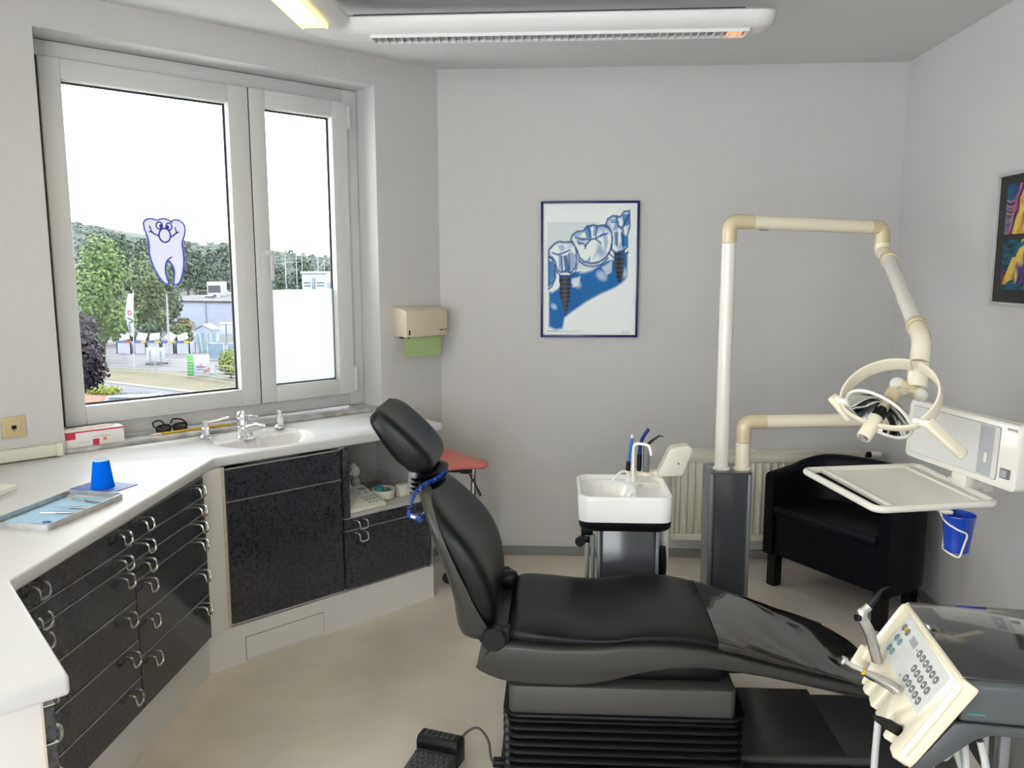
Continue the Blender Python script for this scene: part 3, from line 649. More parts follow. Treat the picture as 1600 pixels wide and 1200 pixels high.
b = B(); b.prism([V((x, y, 0)) for x, y in rrect(.385, .27, .05, 5, .21, YC)], (0, 0, .055), .008); part('base_plate', b, M['black'], ch)
b = B(); rings = []
zz = .050
N_PL = 8; PH = (.262 - .052) / N_PL
for k in range(N_PL):
    for f, gr in ((0.02, -.018), (.30, -.002), (.5, .002), (.70, -.002), (.98, -.018)):
        rings.append([V((x, y, .052 + PH * (k + f))) for x, y in rrect(.362 + gr, .258 + gr, .05, 5, .203, YC)])
b.loft(rings); part('bellows', b, M['rubber'], ch, angle=50)
b = B(); b.prism([V((x, y, .262)) for x, y in rrect(.366, .262, .05, 6, .205, YC)], (0, 0, .010), .003); part('bellows_rim', b, M['black'], ch)
b = B(); b.prism([V((x, y, .272)) for x, y in rrect(.339, .25, .022, 5, .197, YC)], (0, 0, .085), .003, 2, only_caps=True); part('steel_band', b, M['shell2'], ch)
b = B(); b.box(-.10, .50, 2.36, 2.74, .35, .40, .01); b.box(.22, .50, 2.34, 2.76, .37, .425, .01); b.box(.50, .60, 2.40, 2.70, .36, .41, .01); part('lift_mechanism', b, M['black'], ch)
top = [(-.19,.487),(-.131,.488),(-.017,.479),(.097,.480),(.209,.491),(.321,.494),(.433,.484),(.499,.472),(.62,.441),(.732,.411),(.86,.380),(.93,.362)]
bot = [(.93,.340),(.86,.350),(.808,.363),(.715,.383),(.622,.402),(.528,.416),(.435,.425),(.342,.421),(.248,.405),(.173,.381),(.098,.364),(.04,.360),(-.016,.360),(-.075,.362),(-.131,.367),(-.17,.375),(-.198,.385),(-.225,.398),(-.240,.409)]
prof = top + bot
b = B(); rings = []
for y, ins in ((-.253, .012), (-.250, .004), (-.243, 0), (-.1, 0), (.1, 0), (.243, 0), (.250, .004), (.253, .012)):
    cx = sum(p[0] for p in prof) / len(prof)
    rings.append([V((x, YC + y, z + (ins if k >= len(top) else -ins))) for k, (x, z) in enumerate(prof)])
b.loft(rings); part('seat_shell', b, M['shell'], ch, angle=40)
# seat cushion: rows x, z_bottom, z_ridge, half width, centre dish
rows = [(-.150,.500,.512,.205,.0),(-.140,.490,.528,.228,.0),(-.110,.486,.538,.242,.002),(-.036,.480,.535,.249,.006),(.097,.482,.520,.250,.008),(.173,.488,.520,.250,.006),(.25,.494,.533,.250,.004),(.36,.494,.538,.250,.002),(.44,.484,.527,.248,0),(.50,.472,.509,.246,-.002),(.62,.443,.470,.240,-.004),(.732,.412,.434,.232,-.004),(.85,.382,.396,.222,-.004),(.94,.350,.362,.208,-.002),(1.00,.320,.332,.18,0),(1.04,.296,.302,.13,0)]
def cush_rings(rows, off=0.0, x0=-9, x1=9, n=90, wr=0.0):
    rg = []
    for (x, zb, zr, w_, dish) in smooth_tab(rows, n):
        if x < x0 or x > x1: continue
        zm, hz = (zb + zr) / 2, max(.004, (zr - zb) / 2); ring_ = []
        for i in range(48):
            a = 2 * PI * i / 48; ca, sa = math.cos(a), math.sin(a); e = 2 / 3.4
            y = (w_ + off) * math.copysign(abs(ca) ** e, ca); z = zm + (hz + off) * math.copysign(abs(sa) ** e, sa)
            if sa > 0: z -= dish * max(0, 1 - (y / w_) ** 2)
            if wr:
                q = V((x * 5, y * 9 + x * 6, 3.1)); k_ = noise.noise(q) * .6 + noise.noise(q * 2.3) * .4
                z += wr * k_ * (1 if sa > -.2 else .2); y += wr * .4 * noise.noise(V((x * 12, z * 20, 7)))
            ring_.append(V((x, YC + y, z)))
        rg.append(ring_)
    return rg
b = B(); b.loft(cush_rings(rows)); part('seat_cushion', b, M['leather2'], ch, angle=60)
b = B(); b.loft(cush_rings(rows, .005, .475, 2, 110, .005)); part('foot_cover', b, M['cover'], ch, label='glossy dark plastic cover over the foot end', angle=60)
# backrest: rows z, x_front, x_back(=shell line), half width, dish
rows = [(.500,-.232,-.212,.14,.0),(.508,-.205,-.222,.185,.003),(.525,-.186,-.226,.212,.008),(.56,-.176,-.232,.236,.016),(.607,-.176,-.250,.247,.022),(.66,-.184,-.272,.250,.026),(.714,-.202,-.297,.249,.028),(.76,-.228,-.318,.245,.028),(.807,-.268,-.337,.236,.026),(.85,-.312,-.356,.218,.022),(.888,-.351,-.372,.190,.014),(.915,-.378,-.386,.150,.006),(.938,-.402,-.398,.10,.0),(.95,-.414,-.406,.06,0)]
b = B(); rg = []
for (z, xf, xb, w_, dish) in smooth_tab(rows, 60):
    xb -= .022 * sstep(.50, .53, z) * sstep(.95, .90, z)
    if xf - xb < .012: xb = xf - .012
    xm, hx = (xf + xb) / 2, (xf - xb) / 2; r_ = []
    for i in range(56):
        a = 2 * PI * i / 56; ca, sa = math.cos(a), math.sin(a); e = 2 / 4.6
        y = w_ * math.copysign(abs(sa) ** e, sa); x = xm + hx * math.copysign(abs(ca) ** e, ca)
        if ca > 0: x -= dish * max(0, 1 - (y / w_) ** 2) ** 1.2
        r_.append(V((x, YC + y, z)))
    rg.append(r_)
b.loft(rg); part('backrest', b, M['leather'], ch, angle=60)
rows = [(.466,-.225,-.276,.14),(.475,-.195,-.300,.19),(.496,-.192,-.311,.222),(.54,-.212,-.317,.238),(.607,-.247,-.322,.249),(.66,-.270,-.334,.252),(.714,-.296,-.349,.251),(.80,-.336,-.380,.238),(.86,-.362,-.405,.212),(.91,-.384,-.428,.165),(.94,-.400,-.436,.115),(.955,-.412,-.436,.07)]
b = B(); rg = []
for (z, xf, xb, w_) in smooth_tab(rows, 50):
    xf += .004; hx = (xf - xb); r_ = []
    for i in range(48):
        a = 2 * PI * i / 48; ca, sa = math.cos(a), math.sin(a)
        y = (w_ + .004) * math.copysign(abs(sa) ** .55, sa)
        x = xf - (0 if ca > 0 else hx * abs(ca) ** .55)
        r_.append(V((x, YC + y, z)))
    rg.append(r_)
b.loft(rg); part('back_shell', b, M['shell'], ch, angle=50)
for sg in (-1, 1):
    y = YC + sg * .225
    b = B(); b.lathe([(0, 0), (.034, 0), (.036, .003), (.036, .028), (.033, .031), (0, .031)], 28, zframe((-.186, YC + sg * .232, .506), (0, sg, 0)))
    b.lathe([(0, 0), (.03, 0), (.03, .02), (0, .02)], 20, zframe((-.205, YC + sg * .212, .506), (0, sg, 0)))
    part('hinge', b, M['black'], ch)
b = B(); b.box(-.215, -.135, YC + .175, YC + .232, .475, .545, .02, 3); part('hinge_arm', b, M['black'], ch)
b = B(); b.box(-.205, -.135, YC - .232, YC - .20, .478, .535, .012, 3); part('hinge_arm', b, M['black'], ch)
# headrest
hr = [(0,-.388,.978,-.440,.974,.108),(.06,-.374,.998,-.459,.980,.135),(.2,-.376,1.030,-.478,.998,.148),(.38,-.402,1.070,-.500,1.017,.155),(.6,-.446,1.114,-.529,1.056,.157),(.8,-.495,1.154,-.556,1.100,.154),(.92,-.530,1.173,-.573,1.129,.143),(1,-.556,1.177,-.580,1.150,.120)]
b = B(); rg = []
sm = smooth_tab(hr, 46)
sm = [(-.03, -.404, .972, -.424, .971, .07)] + sm + [(1.03, -.566, 1.164, -.573, 1.154, .085)]
for (t_, xf, zf, xb, zb, w_) in sm:
    f_ = V((xf, 0, zf)); k_ = V((xb, 0, zb)); md_ = (f_ + k_) / 2; h_ = (f_ - k_) / 2; r_ = []
    for i in range(48):
        a = 2 * PI * i / 48; ca, sa = math.cos(a), math.sin(a); e = 2 / 4.8
        y = w_ * math.copysign(abs(sa) ** e, sa); c_ = math.copysign(abs(ca) ** e, ca)
        p = md_ + h_ * c_
        if ca > 0: p = p - h_.normalized() * .022 * max(0, 1 - (y / w_) ** 2) * min(1, 4 * t_ * (1.05 - t_)) if w_ > .1 else p
        r_.append(V((p.x, YC + y, p.z)))
    rg.append(r_)
b.loft(rg); part('headrest', b, M['leather'], ch, angle=60)
b = B(); pts = []
for (t_, xf, zf, xb, zb, w_) in sm[2:-2]:
    f_ = V((xf, 0, zf)); k_ = V((xb, 0, zb)); q_ = k_ + (f_ - k_) * .46; pts.append(V((q_.x, YC - w_ * .995, q_.z)))
b.tube(pts, .0025, 6); part('piping', b, M['black'], ch)
b = B()
gd = V((-.42, 0, 1)).normalized()
for k in range(4):
    c0 = V((-.416, YC - .005, .918)) + V((.001, 0, .0145)) * k
    rg = []
    for r_, h_ in ((.6, -.008), (.94, -.004), (1, 0), (.94, .004), (.6, .008)):
        rg.append([c0 + V((.064 * r_ * math.cos(a), .112 * r_ * math.sin(a), h_ + .16 * .064 * r_ * math.cos(a))) for a in [2 * PI * i / 28 for i in range(28)]])
    b.loft(rg)
part('headrest_gaiter', b, M['rubber'], ch)
# ---- napkin chain over the neck of the chair
nk = thing('bib_chain', 'blue coiled bib chain with clip hanging on the chair neck', 'bib chain', (-.43, 2.42, .86))
base = fillet([(-.352, 2.50, .968), (-.372, 2.445, .955), (-.412, 2.42, .942), (-.438, 2.40, .915), (-.448, 2.395, .885), (-.450, 2.395, .862)], .03, 8)
L_ = [0.0]
for a, c in zip(base, base[1:]): L_.append(L_[-1] + (c - a).length)
pts = []; NT = 28; tot = L_[-1]
for i in range(NT * 10):
    s_ = tot * i / (NT * 10 - 1); j = 0
    while j < len(L_) - 2 and s_ > L_[j + 1]: j += 1
    u = (s_ - L_[j]) / max(1e-6, L_[j + 1] - L_[j]); p = base[j].lerp(base[j + 1], u); d = (base[j + 1] - base[j]).normalized()
    x = V((0, 1, 0)) - d * d.y; x.normalize(); y = d.cross(x); a = 2 * PI * i / 10
    pts.append(p + (x * math.cos(a) + y * math.sin(a)) * .0062)
b = B(); b.tube(pts, .0017, 6); part('coil', b, M['coil'], nk)
b = B(); b.tube(fillet([(-.398, 2.405, .915), (-.402, 2.40, .88), (-.404, 2.398, .862), (-.418, 2.392, .850)], .02), .0025, 8); part('cord', b, M['coil'], nk)
FC = frame_of((-.436, 2.388, .852), (1, 0, -.32), (0, 1, 0), (.32, 0, 1)) @ Matrix.Diagonal((.64, .64, .64, 1))
b = B(); b.box(-.034, .034, -.006, .006, -.013, .013, .004); b.tube([V((.030 + .012 * math.cos(a), 0, -.004 + .012 * math.sin(a))) for a in [2 * PI * i / 16 for i in range(16)]], .0035, 8, True); b.box(-.034, -.026, -.009, .009, .004, .022, .002)
part('clip', b, M['coil'], nk, FC)
b = B(); b.box(-.014, .010, -.0075, -.0055, -.006, .006, .001); part('clip_label', b, M['ivory'], nk, FC)
# ---- foot pedal and its cable
pdl = thing('foot_pedal', 'dark grey rubber foot pedal on the floor by the chair base', 'pedal', (-.41, 2.38, 0))
FP = Matrix.Translation(V((-.385, 2.44, 0))) @ Matrix.Rotation(R(-17), 4, 'Z')
b = B(); b.prism([V((-.068, .055, 0)), V((-.068, .055, .052)), V((-.068, -.03, .050)), V((-.068, -.25, .018)), V((-.068, -.25, 0))], (.136, 0, 0), .004); part('pedal_plate', b, M['pedal'], pdl, FP)
b = B(); b.prism([V((-.074, .062, 0)), V((-.074, .062, .080)), V((-.074, .050, .090)), V((-.074, .010, .090)), V((-.074, -.004, .076)), V((-.074, -.002, 0))], (.148, 0, 0), .007, 3); part('toe_block', b, M['black'], pdl, FP)
b = B()
for i in range(7):
    for j in range(10):
        y = -.025 - j * .021; z = .0515 - (.0322 / .22) * (-.03 - y); x = -.054 + i * .018 + (.009 if j % 2 else 0) - .0045
        b.box(x - .0065, x + .0065, y - .007, y + .007, z - .003, z + .0022, .0016, 1)
o = part('tread_studs', b, M['pedal'], pdl, FP); o['kind'] = 'stuff'
b = B()
for i in range(6):
    for j in range(2): b.box(-.055 + i * .019, -.042 + i * .019, .016 + j * .018, .029 + j * .018, .0885, .0918, .001, 1)
o = part('toe_studs', b, M['pedal'], pdl, FP); o['kind'] = 'stuff'
cbp = fillet([(-.325, 2.47, .05), (-.300, 2.50, .08), (-.26, 2.52, .095), (-.22, 2.50, .06), (-.21, 2.44, .025), (-.19, 2.38, .05), (-.165, 2.385, .062)], .05, 6)
b = B(); b.tube(cbp, .0042, 8); part('cable', b, M['cable'], pdl)
b = B(); b.box(-.196, -.150, 2.355, 2.385, .052, .074, .003); part('plug', b, M['black'], pdl)
# ---- floor plate of the unit, with the foot rail
fpz = thing('unit_floor_plate', 'flat dark floor plate on the floor beside the chair base', 'floor plate', (.9, 2.55, 0))
b = B(); b.box(.605, .952, 1.30, 2.965, 0, .018, .003); part('plate', b, M['darkfloorplate'], fpz)
b = B(); b.box(.9525, 1.30, 1.30, 2.93, 0, .016, .003); part('plate', b, M['darkfloorplate'], fpz)
b = B(); b.tube(fillet([(.57, 2.485, .03), (1.02, 2.485, .03)], .02), .014, 12); part('rail', b, M['shell2'], fpz)
# ================================================================ cuspidor
cs = thing('spittoon_unit', 'white spittoon bowl on a dark stand behind the dental chair', 'spittoon', (.255, 3.03, 0))
BX, BY, BHX, BHY = .249, 3.035, .170, .168
def bring(z, gr, r=.045):
    o = rrect(BHX + gr, BHY + gr, r, 8, BX, BY); q = []
    for i, p in enumerate(o):
        q.append(V((p[0], p[1], z))); nx_ = o[(i + 1) % len(o)]
        if i % 9 == 8:
            for k in range(1, 12): q.append(V((p[0] + (nx_[0] - p[0]) * k / 12, p[1] + (nx_[1] - p[1]) * k / 12, z)))
    return q
b = B(); rings = [bring(.688, -.004), bring(.690, 0), bring(.77, .003), bring(.782, .001), bring(.785, -.004), bring(.784, -.010), bring(.776, -.015)]
N = len(rings[0])
def radial(k, zf):
    out = []
    for p in bring(0, -.015):
        q = V((BX, BY, 0)).lerp(V((p.x, p.y, 0)), k); q.z = zf(q.x, q.y); out.append(q)
    return out
def bz(x, y):
    u = ((x - (BX - .058)) / .105) ** 2 + ((y - BY + .01) / .138) ** 2
    d = max(0, 1 - u); z = .772 - .055 * sstep(0, .75, d)
    v = ((x - (BX + .098)) / .034) ** 2 + ((y - BY - .055) / .03) ** 2
    return z - .008 * sstep(1.15, .85, v)
for k in [1 - .0245 * q_ for q_ in range(1, 41)]: rings.append(radial(k, bz))
b.loft(rings); part('bowl', b, M['bowl'], cs, angle=50)
b = B(); b.loft([bring(.650, -.030, .03), bring(.654, -.012), bring(.664, -.004), bring(.688, -.001)]); part('bowl_pan', b, M['black'], cs)
b = B(); b.prism([V((x, y, .02)) for x, y in rrect(.108, .12, .02, 4, .262, 3.03)], (0, 0, .632), .003, 2, True); part('pedestal', b, M['column'], cs)
b = B()
for x in (.155, .369): b.box(x - .006, x + .006, 2.904, 2.916, .02, .645, .002)
part('pedestal_edge', b, M['columnedge'], cs)
b = B(); b.tube([(.115, 2.99, .635), (.115, 2.99, 0.03)], .0095, 12); b.tube([(.137, 3.0, .60), (.140, 3.01, 0.03)], .008, 12); part('steel_pipe', b, M['strip'], cs)
b = B(); b.box(.092, .135, 2.97, 3.01, .605, .648, .005); b.lathe([(0, 0), (.017, 0), (.019, .004), (.019, .018), (0, .018)], 16, zframe((.088, 2.975, .585), (0, -1, 0))); b.box(.088, .125, 2.975, 3.0, .575, .60, .004); part('valve_knob', b, M['black'], cs)
b = B(); b.tube([(.412, 3.05, .645), (.415, 3.05, .03)], .017, 16); part('drain_pipe', b, M['ivory'], cs)
b = B(); b.tube(fillet([(.395, 2.99, .56), (.40, 2.985, .50), (.395, 2.99, .40), (.37, 3.0, .1)], .05), .016, 12); part('waste_hose', b, M['black'], cs)
b = B(); b.tube(fillet([(.298, 3.155, .765), (.298, 3.15, .925), (.356, 3.11, .925), (.362, 3.105, .885)], .028, 8), .0060, 12); b.lathe([(0, 0), (.011, 0), (.008, .03), (0, .03)], 16, Matrix.Translation(V((.298, 3.155, .765)))); part('cup_filler', b, M['bowl'], cs)
b = B(); b.tube(fillet([(.278, 3.145, .77), (.278, 3.14, .812), (.250, 3.11, .822), (.205, 3.07, .785)], .03, 8), [.0055] * 14 + [.0065] * 100 if False else .0056, 12); b.lathe([(0, 0), (.010, 0), (.0075, .02), (0, .02)], 16, Matrix.Translation(V((.278, 3.145, .77)))); part('rinse_spout', b, M['bowl'], cs)
b = B(); b.lathe([(.030, 0), (.034, 0), (.034, .003), (.029, .003), (.030, 0)], 24, Matrix.Translation(V((BX + .098, BY + .055, .765)))); part('cup_rest', b, M['ceramic'], cs)
# holder arm with its cream head, at the back right of the bowl
b = B(); b.prism([V((.300, 3.19, .782)), V((.43, 3.18, .782)), V((.43, 3.24, .782)), V((.29, 3.24, .782))], (0, 0, .020), .007, 3)
for cx in (.305, .335, .365): b.lathe([(.017, 0), (.022, 0), (.022, .016), (.017, .016), (.017, 0)], 18, Matrix.Translation(V((cx - .008, 3.20 + (.335 - cx) * .3, .784))))
part('holder_ring', b, M['cream'], cs)
b = B(); b.prism([V((.398, 3.15, .786)), V((.398, 3.15, .806)), V((.441, 3.15, .897)), V((.455, 3.15, .906)), V((.514, 3.15, .914)), V((.530, 3.15, .897)), V((.495, 3.15, .80)), V((.486, 3.15, .792))], (0, .07, 0), .009, 3); part('holder_head', b, M['trunk'], cs)
b = B(); b.lathe([(0, 0), (.0035, 0), (.003, .002), (0, .002)], 10, zframe((.474, 3.1505, .843), (0, -1, 0))); part('screw', b, M['black'], cs)
b = B(); b.box(.34, .40, 3.205, 3.235, .66, .785, .006); part('holder_arm', b, M['columnedge'], cs)
t = thing('saliva_ejector', 'thin bright blue suction tube standing left of the cup filler', 'suction tube', (.285, 3.20, .80))
b = B(); b.tube([(.281, 3.205, .79), (.285, 3.205, .838)], [.010, .008], 12); part('grip', b, M['black'], t)
b = B(); b.tube([(.285, 3.205, .836), (.2965, 3.205, .932)], .0058, 10); part('tube', b, M['suctionblue'], t); 
b = B(); b.tube([(.2965, 3.205, .932), (.298, 3.205, .946)], .0056, 10); part('tip', b, M['ivory'], t)
t = thing('suction_handpiece', 'curved dark blue suction tube standing behind the cup filler', 'suction tube', (.326, 3.20, .80))
b = B(); b.tube([(.326, 3.20, .79), (.327, 3.20, .868)], .0095, 12); part('grip', b, M['black'], t)
b = B(); b.tube(fillet([(.327, 3.20, .866), (.329, 3.20, .905), (.338, 3.19, .940), (.358, 3.18, .974)], .03), .0075, 12); part('tube', b, M['suctiondark'], t)
t = thing('air_water_syringe', 'grey syringe handpiece with black bent tip beside the blue tubes', 'syringe', (.355, 3.19, .80))
b = B(); b.tube([(.3535, 3.19, .802), (.353, 3.19, .81), (.353, 3.19, .90), (.353, 3.19, .912)], [.011, .0145, .0145, .012], 16); part('grip', b, M['columnedge'], t)
b = B(); b.tube([(.354, 3.19, .908), (.372, 3.185, .925), (.401, 3.18, .948), (.418, 3.18, .944)], [.006, .0055, .0035, .002], 10); part('nozzle', b, M['black'], t)
# ================================================================ column of the unit
co = thing('unit_column', 'dark grey column carrying the lamp pole and tray arm', 'column', (.712, 3.38, 0))
b = B(); b.prism([V((x, y, 0)) for x, y in rrect(.072, .078, .012, 4, .714, 3.382)], (0, 0, .764)); part('column_body', b, M['column'], co)
b = B()
for x in (.636, .790): b.prism([V((x, y, 0)) for x, y in rrect(.010, .080, .008, 4, x, 3.383)], (0, 0, .768), .003, 2, True)
part('side_profile', b, M['columnedge'], co)
b = B(); b.prism([V((x, y, .764)) for x, y in rrect(.0865, .084, .014, 5, .713, 3.383)], (0, 0, .008), .003); part('top_cap', b, M['column'], co)
# ================================================================ operating lamp
lp = thing('operating_lamp', 'cream dental operating lamp on a tall jointed pole', 'lamp', (.684, 3.37, .772))
RT = .0285
b = B(); b.lathe([(0, .772), (.036, .772), (.036, .778), (RT, .781), (RT, 1.70), (0, 1.70)], 24, Matrix.Translation(V((.684, 3.37, 0)))); part('pole', b, M['white'], lp)
P2 = V((1.352, 3.55, 1.768)); hd_ = (P2 - V((.684, 3.37, 1.782))).normalized()
b = B(); b.tube(fillet([(.684, 3.37, 1.702), (.684, 3.37, 1.786), V((.684, 3.37, 1.786)) + hd_ * .10], .08, 9), RT + .001, 20); part('elbow', b, M['cream2'], lp)
b = B(); b.tube([V((.684, 3.37, 1.786)) + hd_ * .10, P2 - hd_ * .06], RT, 20); part('horizontal_arm', b, M['cream'], lp)
b = B(); b.tube([V((.684, 3.37, 1.786)) + hd_ * .13 + V((0, 0, -.027)), V((.684, 3.37, 1.786)) + hd_ * .17 + V((0, 0, -.027))], .006, 8); part('cable_slot', b, M['base'], lp)
J1 = V((1.352, 3.49, 1.655))
b = B(); b.tube(fillet([P2 - hd_ * .06, P2, V((1.352, 3.545, 1.70))], .055, 9), RT + .001, 20); part('elbow', b, M['cream2'], lp)
F2 = V((1.192, 2.79, 1.408)); dj = (F2 - J1).normalized()
b = B(); b.tube(fillet([(1.352, 3.545, 1.70), (1.352, 3.54, 1.665), J1 + dj * .07], .05, 8), RT + .002, 20); part('joint', b, M['cream'], lp)
b = B(); b.tube([J1 + dj * .05, F2], RT - .001, 20); part('forearm', b, M['white'], lp)
b = B(); b.tube([J1 + dj * .055, J1 + dj * .085], RT + .006, 20); b.tube([F2 - dj * .015, F2 + dj * .01], RT + .005, 20); b.tube([F2 + dj * .016, F2 + dj * .038], RT + .003, 20); part('collar', b, M['cream2'], lp)
D0 = V((1.138, 2.63, 1.228))
b = B(); b.tube(fillet([F2, F2 + dj * .115, V((1.147, 2.645, 1.30))], .07, 9), RT + .002, 20); part('elbow', b, M['cream'], lp)
b = B(); b.tube([V((1.147, 2.645, 1.302)), V((1.140, 2.634, 1.246)), D0], [RT + .0025] * 3, 20); part('drop_tube', b, M['cream'], lp)
b = B(); b.tube([(1.092, 2.645, 1.228), (1.140, 2.62, 1.205)], .0215, 18); part('swivel', b, M['cream2'], lp)
b = B(); b.ball((1.085, 2.65, 1.230), .0245, 18); part('swivel_cap', b, M['ivory'], lp)
b = B(); b.ball((1.142, 2.61, 1.204), .0225, 18); part('swivel_cap', b, M['ivory'], lp)
LC = V((.978, 2.50, 1.165))
nL = V((-.60, -.42, -.68)).normalized(); e1 = V((.70, .05, -.71)); e1 = (e1 - nL * e1.dot(nL)).normalized(); e2 = nL.cross(e1)
FL = frame_of(LC, e1, e2, nL)
b = B(); b.tube([LC - nL * .08, (1.11, 2.63, 1.215)], .012, 12); part('head_arm', b, M['cream'], lp)
def dish(r, z): return [(r * k / 12, z * ((k / 12) ** 2)) for k in range(13)]
b = B(); rg = [[V((.104 * k / 10 * math.cos(a), .092 * k / 10 * math.sin(a), -.04 + .047 * (k / 10) ** 2)) for a in [2 * PI * i / 40 for i in range(40)]] for k in range(1, 11)]
b.loft(rg, cap=False); part('reflector', b, M['mirror'], lp, FL)
b = B(); b.tube([V((.106 * math.cos(a), .094 * math.sin(a), .007)) for a in [2 * PI * i / 48 for i in range(48)]], .0052, 10, True); part('rim', b, M['ivory'], lp, FL)
b = B(); rg = [[V((.107 * k / 10 * math.cos(a), .095 * k / 10 * math.sin(a), -.046 + .051 * (k / 10) ** 2)) for a in [2 * PI * i / 40 for i in range(40)]] for k in range(1, 11)]
b.loft(rg, cap=False); part('rear_shell', b, M['lens'], lp, FL)
b = B(); b.lathe([(0, -.092), (.017, -.092), (.022, -.088), (.022, -.05), (.016, -.046), (.016, -.018), (0, -.018)], 22); part('bulb_housing', b, M['cream2'], lp, FL)
b = B(); b.lathe([(0, -.02), (.013, -.02), (.013, .03), (0, .03)], 18); b.box(-.022, .022, -.005, .005, -.005, .018, .002); part('bulb_socket', b, M['black'], lp, FL)
b = B(); b.lathe([(0, .018), (.018, .018), (.022, .023), (.022, .098), (.020, .103), (0, .103)], 24); part('glare_shield', b, M['cream'], lp, FL)
b = B(); b.lathe([(0, .1033), (.0145, .1033), (.0145, .1043), (0, .1043)], 20); part('grille', b, M['black'], lp, FL)
b = B()
for k in range(5): b.box(-.0125 + k * .0055, -.0105 + k * .0055, -.010, .010, .1042, .1050)
part('grille_bar', b, M['ivory'], lp, FL)
def band(pts, w_, th, F, name, m):
    b = B(); rg = []
    for i, p in enumerate(pts):
        d = (V(pts[min(i + 1, len(pts) - 1)]) - V(pts[max(i - 1, 0)])).normalized(); y = V((0, 1, 0)); n_ = d.cross(y).normalized()
        rg.append([V(p) + y * (w_ * sx) + n_ * (th * sz) for sx, sz in ((1, .6), (.7, 1), (-.7, 1), (-1, .6), (-1, -.6), (-.7, -1), (.7, -1), (1, -.6))])
    b.loft(rg); part(name, b, m, lp, F)
hx_ = (e1 * .515 + e2 * .857).normalized(); FY = frame_of(LC, hx_, nL.cross(hx_), nL)
yk = [(.1395 * math.cos(a), 0, -.0555 - .1395 * math.sin(a) - .004) for a in [R(-23.5) + R(227) * i / 36 for i in range(37)]]
k1_ = int(len(yk) * .60); band(yk[:17], .023, .0052, FY, 'yoke', M['cream']); band(yk[18:], .023, .0052, FY, 'yoke', M['cream'])
yk = [(.122 * math.cos(a), 0, .052 * math.sin(a) - .004) for a in [PI * i / 24 for i in range(25)]]
band(yk, .0105, .005, FY, 'front_bow', M['cream'])
for sgn, ev in ((-1, V((.050, -.02, -.062))), (1, V((.090, -.02, -.086)))):
    e0 = FY @ V((.128 * sgn, 0, -.004)); ax = hx_ * sgn
    b = B(); b.tube([e0 - ax * .028, e0 + ax * .020], .013, 16); part('handle_hub', b, M['ivory'], lp)
    d = ev.normalized(); yy = (ax - d * ax.dot(d)).normalized(); Fh = frame_of(e0 + ax * .026, d.cross(yy) * -1 if False else yy.cross(d), yy, d)
    bb = B(); bb.box(-.019, .019, -.010, .010, -.014, ev.length, .008, 3); part('handle', bb, M['cream'], lp, Fh)
# ================================================================ tray arm, light box, tray
ta = thing('tray_table', 'white instrument tray on a cream tubular arm right of the column', 'tray table', (.757, 3.37, .772))
b = B(); b.lathe([(0, .772), (.037, .772), (.037, .778), (.030, .781), (.030, .885), (0, .885)], 24, Matrix.Translation(V((.770, 3.37, 0)))); part('post', b, M['cream'], ta)
b = B(); b.tube(fillet([(.770, 3.37, .887), (.770, 3.37, .972), (.86, 3.375, .972)], .075, 9), .0305, 20); part('elbow', b, M['cream2'], ta)
b = B(); b.tube(fillet([(.86, 3.375, .972), (1.20, 3.40, .976), (1.455, 3.42, .976), (1.455, 3.02, .95)], .09, 8), .0285, 20); part('arm', b, M['cream'], ta)
b = B(); b.tube(fillet([(1.455, 3.04, .952), (1.455, 2.80, .93), (1.40, 2.76, .885)], .05, 8), .026, 16); b.tube([(1.425, 2.77, .86), (1.425, 2.77, .93)], .045, 22); b.box(1.33, 1.42, 2.71, 2.80, .868, .90, .01); part('tray_joint', b, M['white'], ta)
TRC = [V((.883, 2.915, .88)), V((1.324, 3.003, .88)), V((1.357, 2.518, .88)), V((.959, 2.432, .88))]
b = B(); cyc = []
for i in range(4):
    f3 = fillet([(TRC[i - 1] + TRC[i]) / 2, TRC[i], (TRC[i] + TRC[(i + 1) % 4]) / 2], .035, 6); cyc += f3[1:-1]
b.tube(cyc, .0115, 14, True); part('tray_rim', b, M['white'], ta)
lerp = lambda a, c, t: a + (c - a) * t
b = B(); b.tube([lerp(TRC[0], TRC[1], .155) + V((0, 0, .001)), lerp(TRC[3], TRC[2], .145) + V((0, 0, .001))], .0085, 12); part('tray_bar', b, M['white'], ta)
pl4 = [lerp(TRC[0], TRC[1], .15), lerp(TRC[0], TRC[1], .985), lerp(TRC[3], TRC[2], .985), lerp(TRC[3], TRC[2], .14)]
b = B(); b.prism([p + V((0, 0, -.010)) for p in pl4], (0, 0, .008)); part('tray_plate', b, M['ivory'], ta)
b = B(); b.tube([lerp(TRC[0], TRC[1], .875) + V((0, 0, .0)), lerp(TRC[3], TRC[2], .895)], .005, 10); part('tray_ridge', b, M['ivory'], ta)
b = B(); b.box(1.165, 1.20, 2.465, 2.50, .858, .870, .003); part('tray_bracket', b, M['white'], ta)
# cup ring under the tray
CUP = V((1.209, 2.45, .752))
b = B(); b.tube(fillet([(1.17, 2.49, .866), (1.165, 2.46, .852), (1.166, 2.43, .842), (1.19, 2.405, .828), (1.215, 2.400, .820), (1.205, 2.402, .78), (1.197, 2.404, .742), (1.176, 2.415, .752), (1.170, 2.44, .755), (1.176, 2.47, .752)], .012, 5), .0028, 8); part('cup_ring', b, M['white'], ta)
b = B(); b.tube([(1.19, 2.49, .865), (1.185, 2.485, .752), (1.176, 2.47, .752)], .0028, 8); part('cup_ring', b, M['white'], ta)
cup('waste_cup', 'blue plastic cup hanging in a wire ring under the tray', CUP, .114, .034, .046, False, M['blue2'])
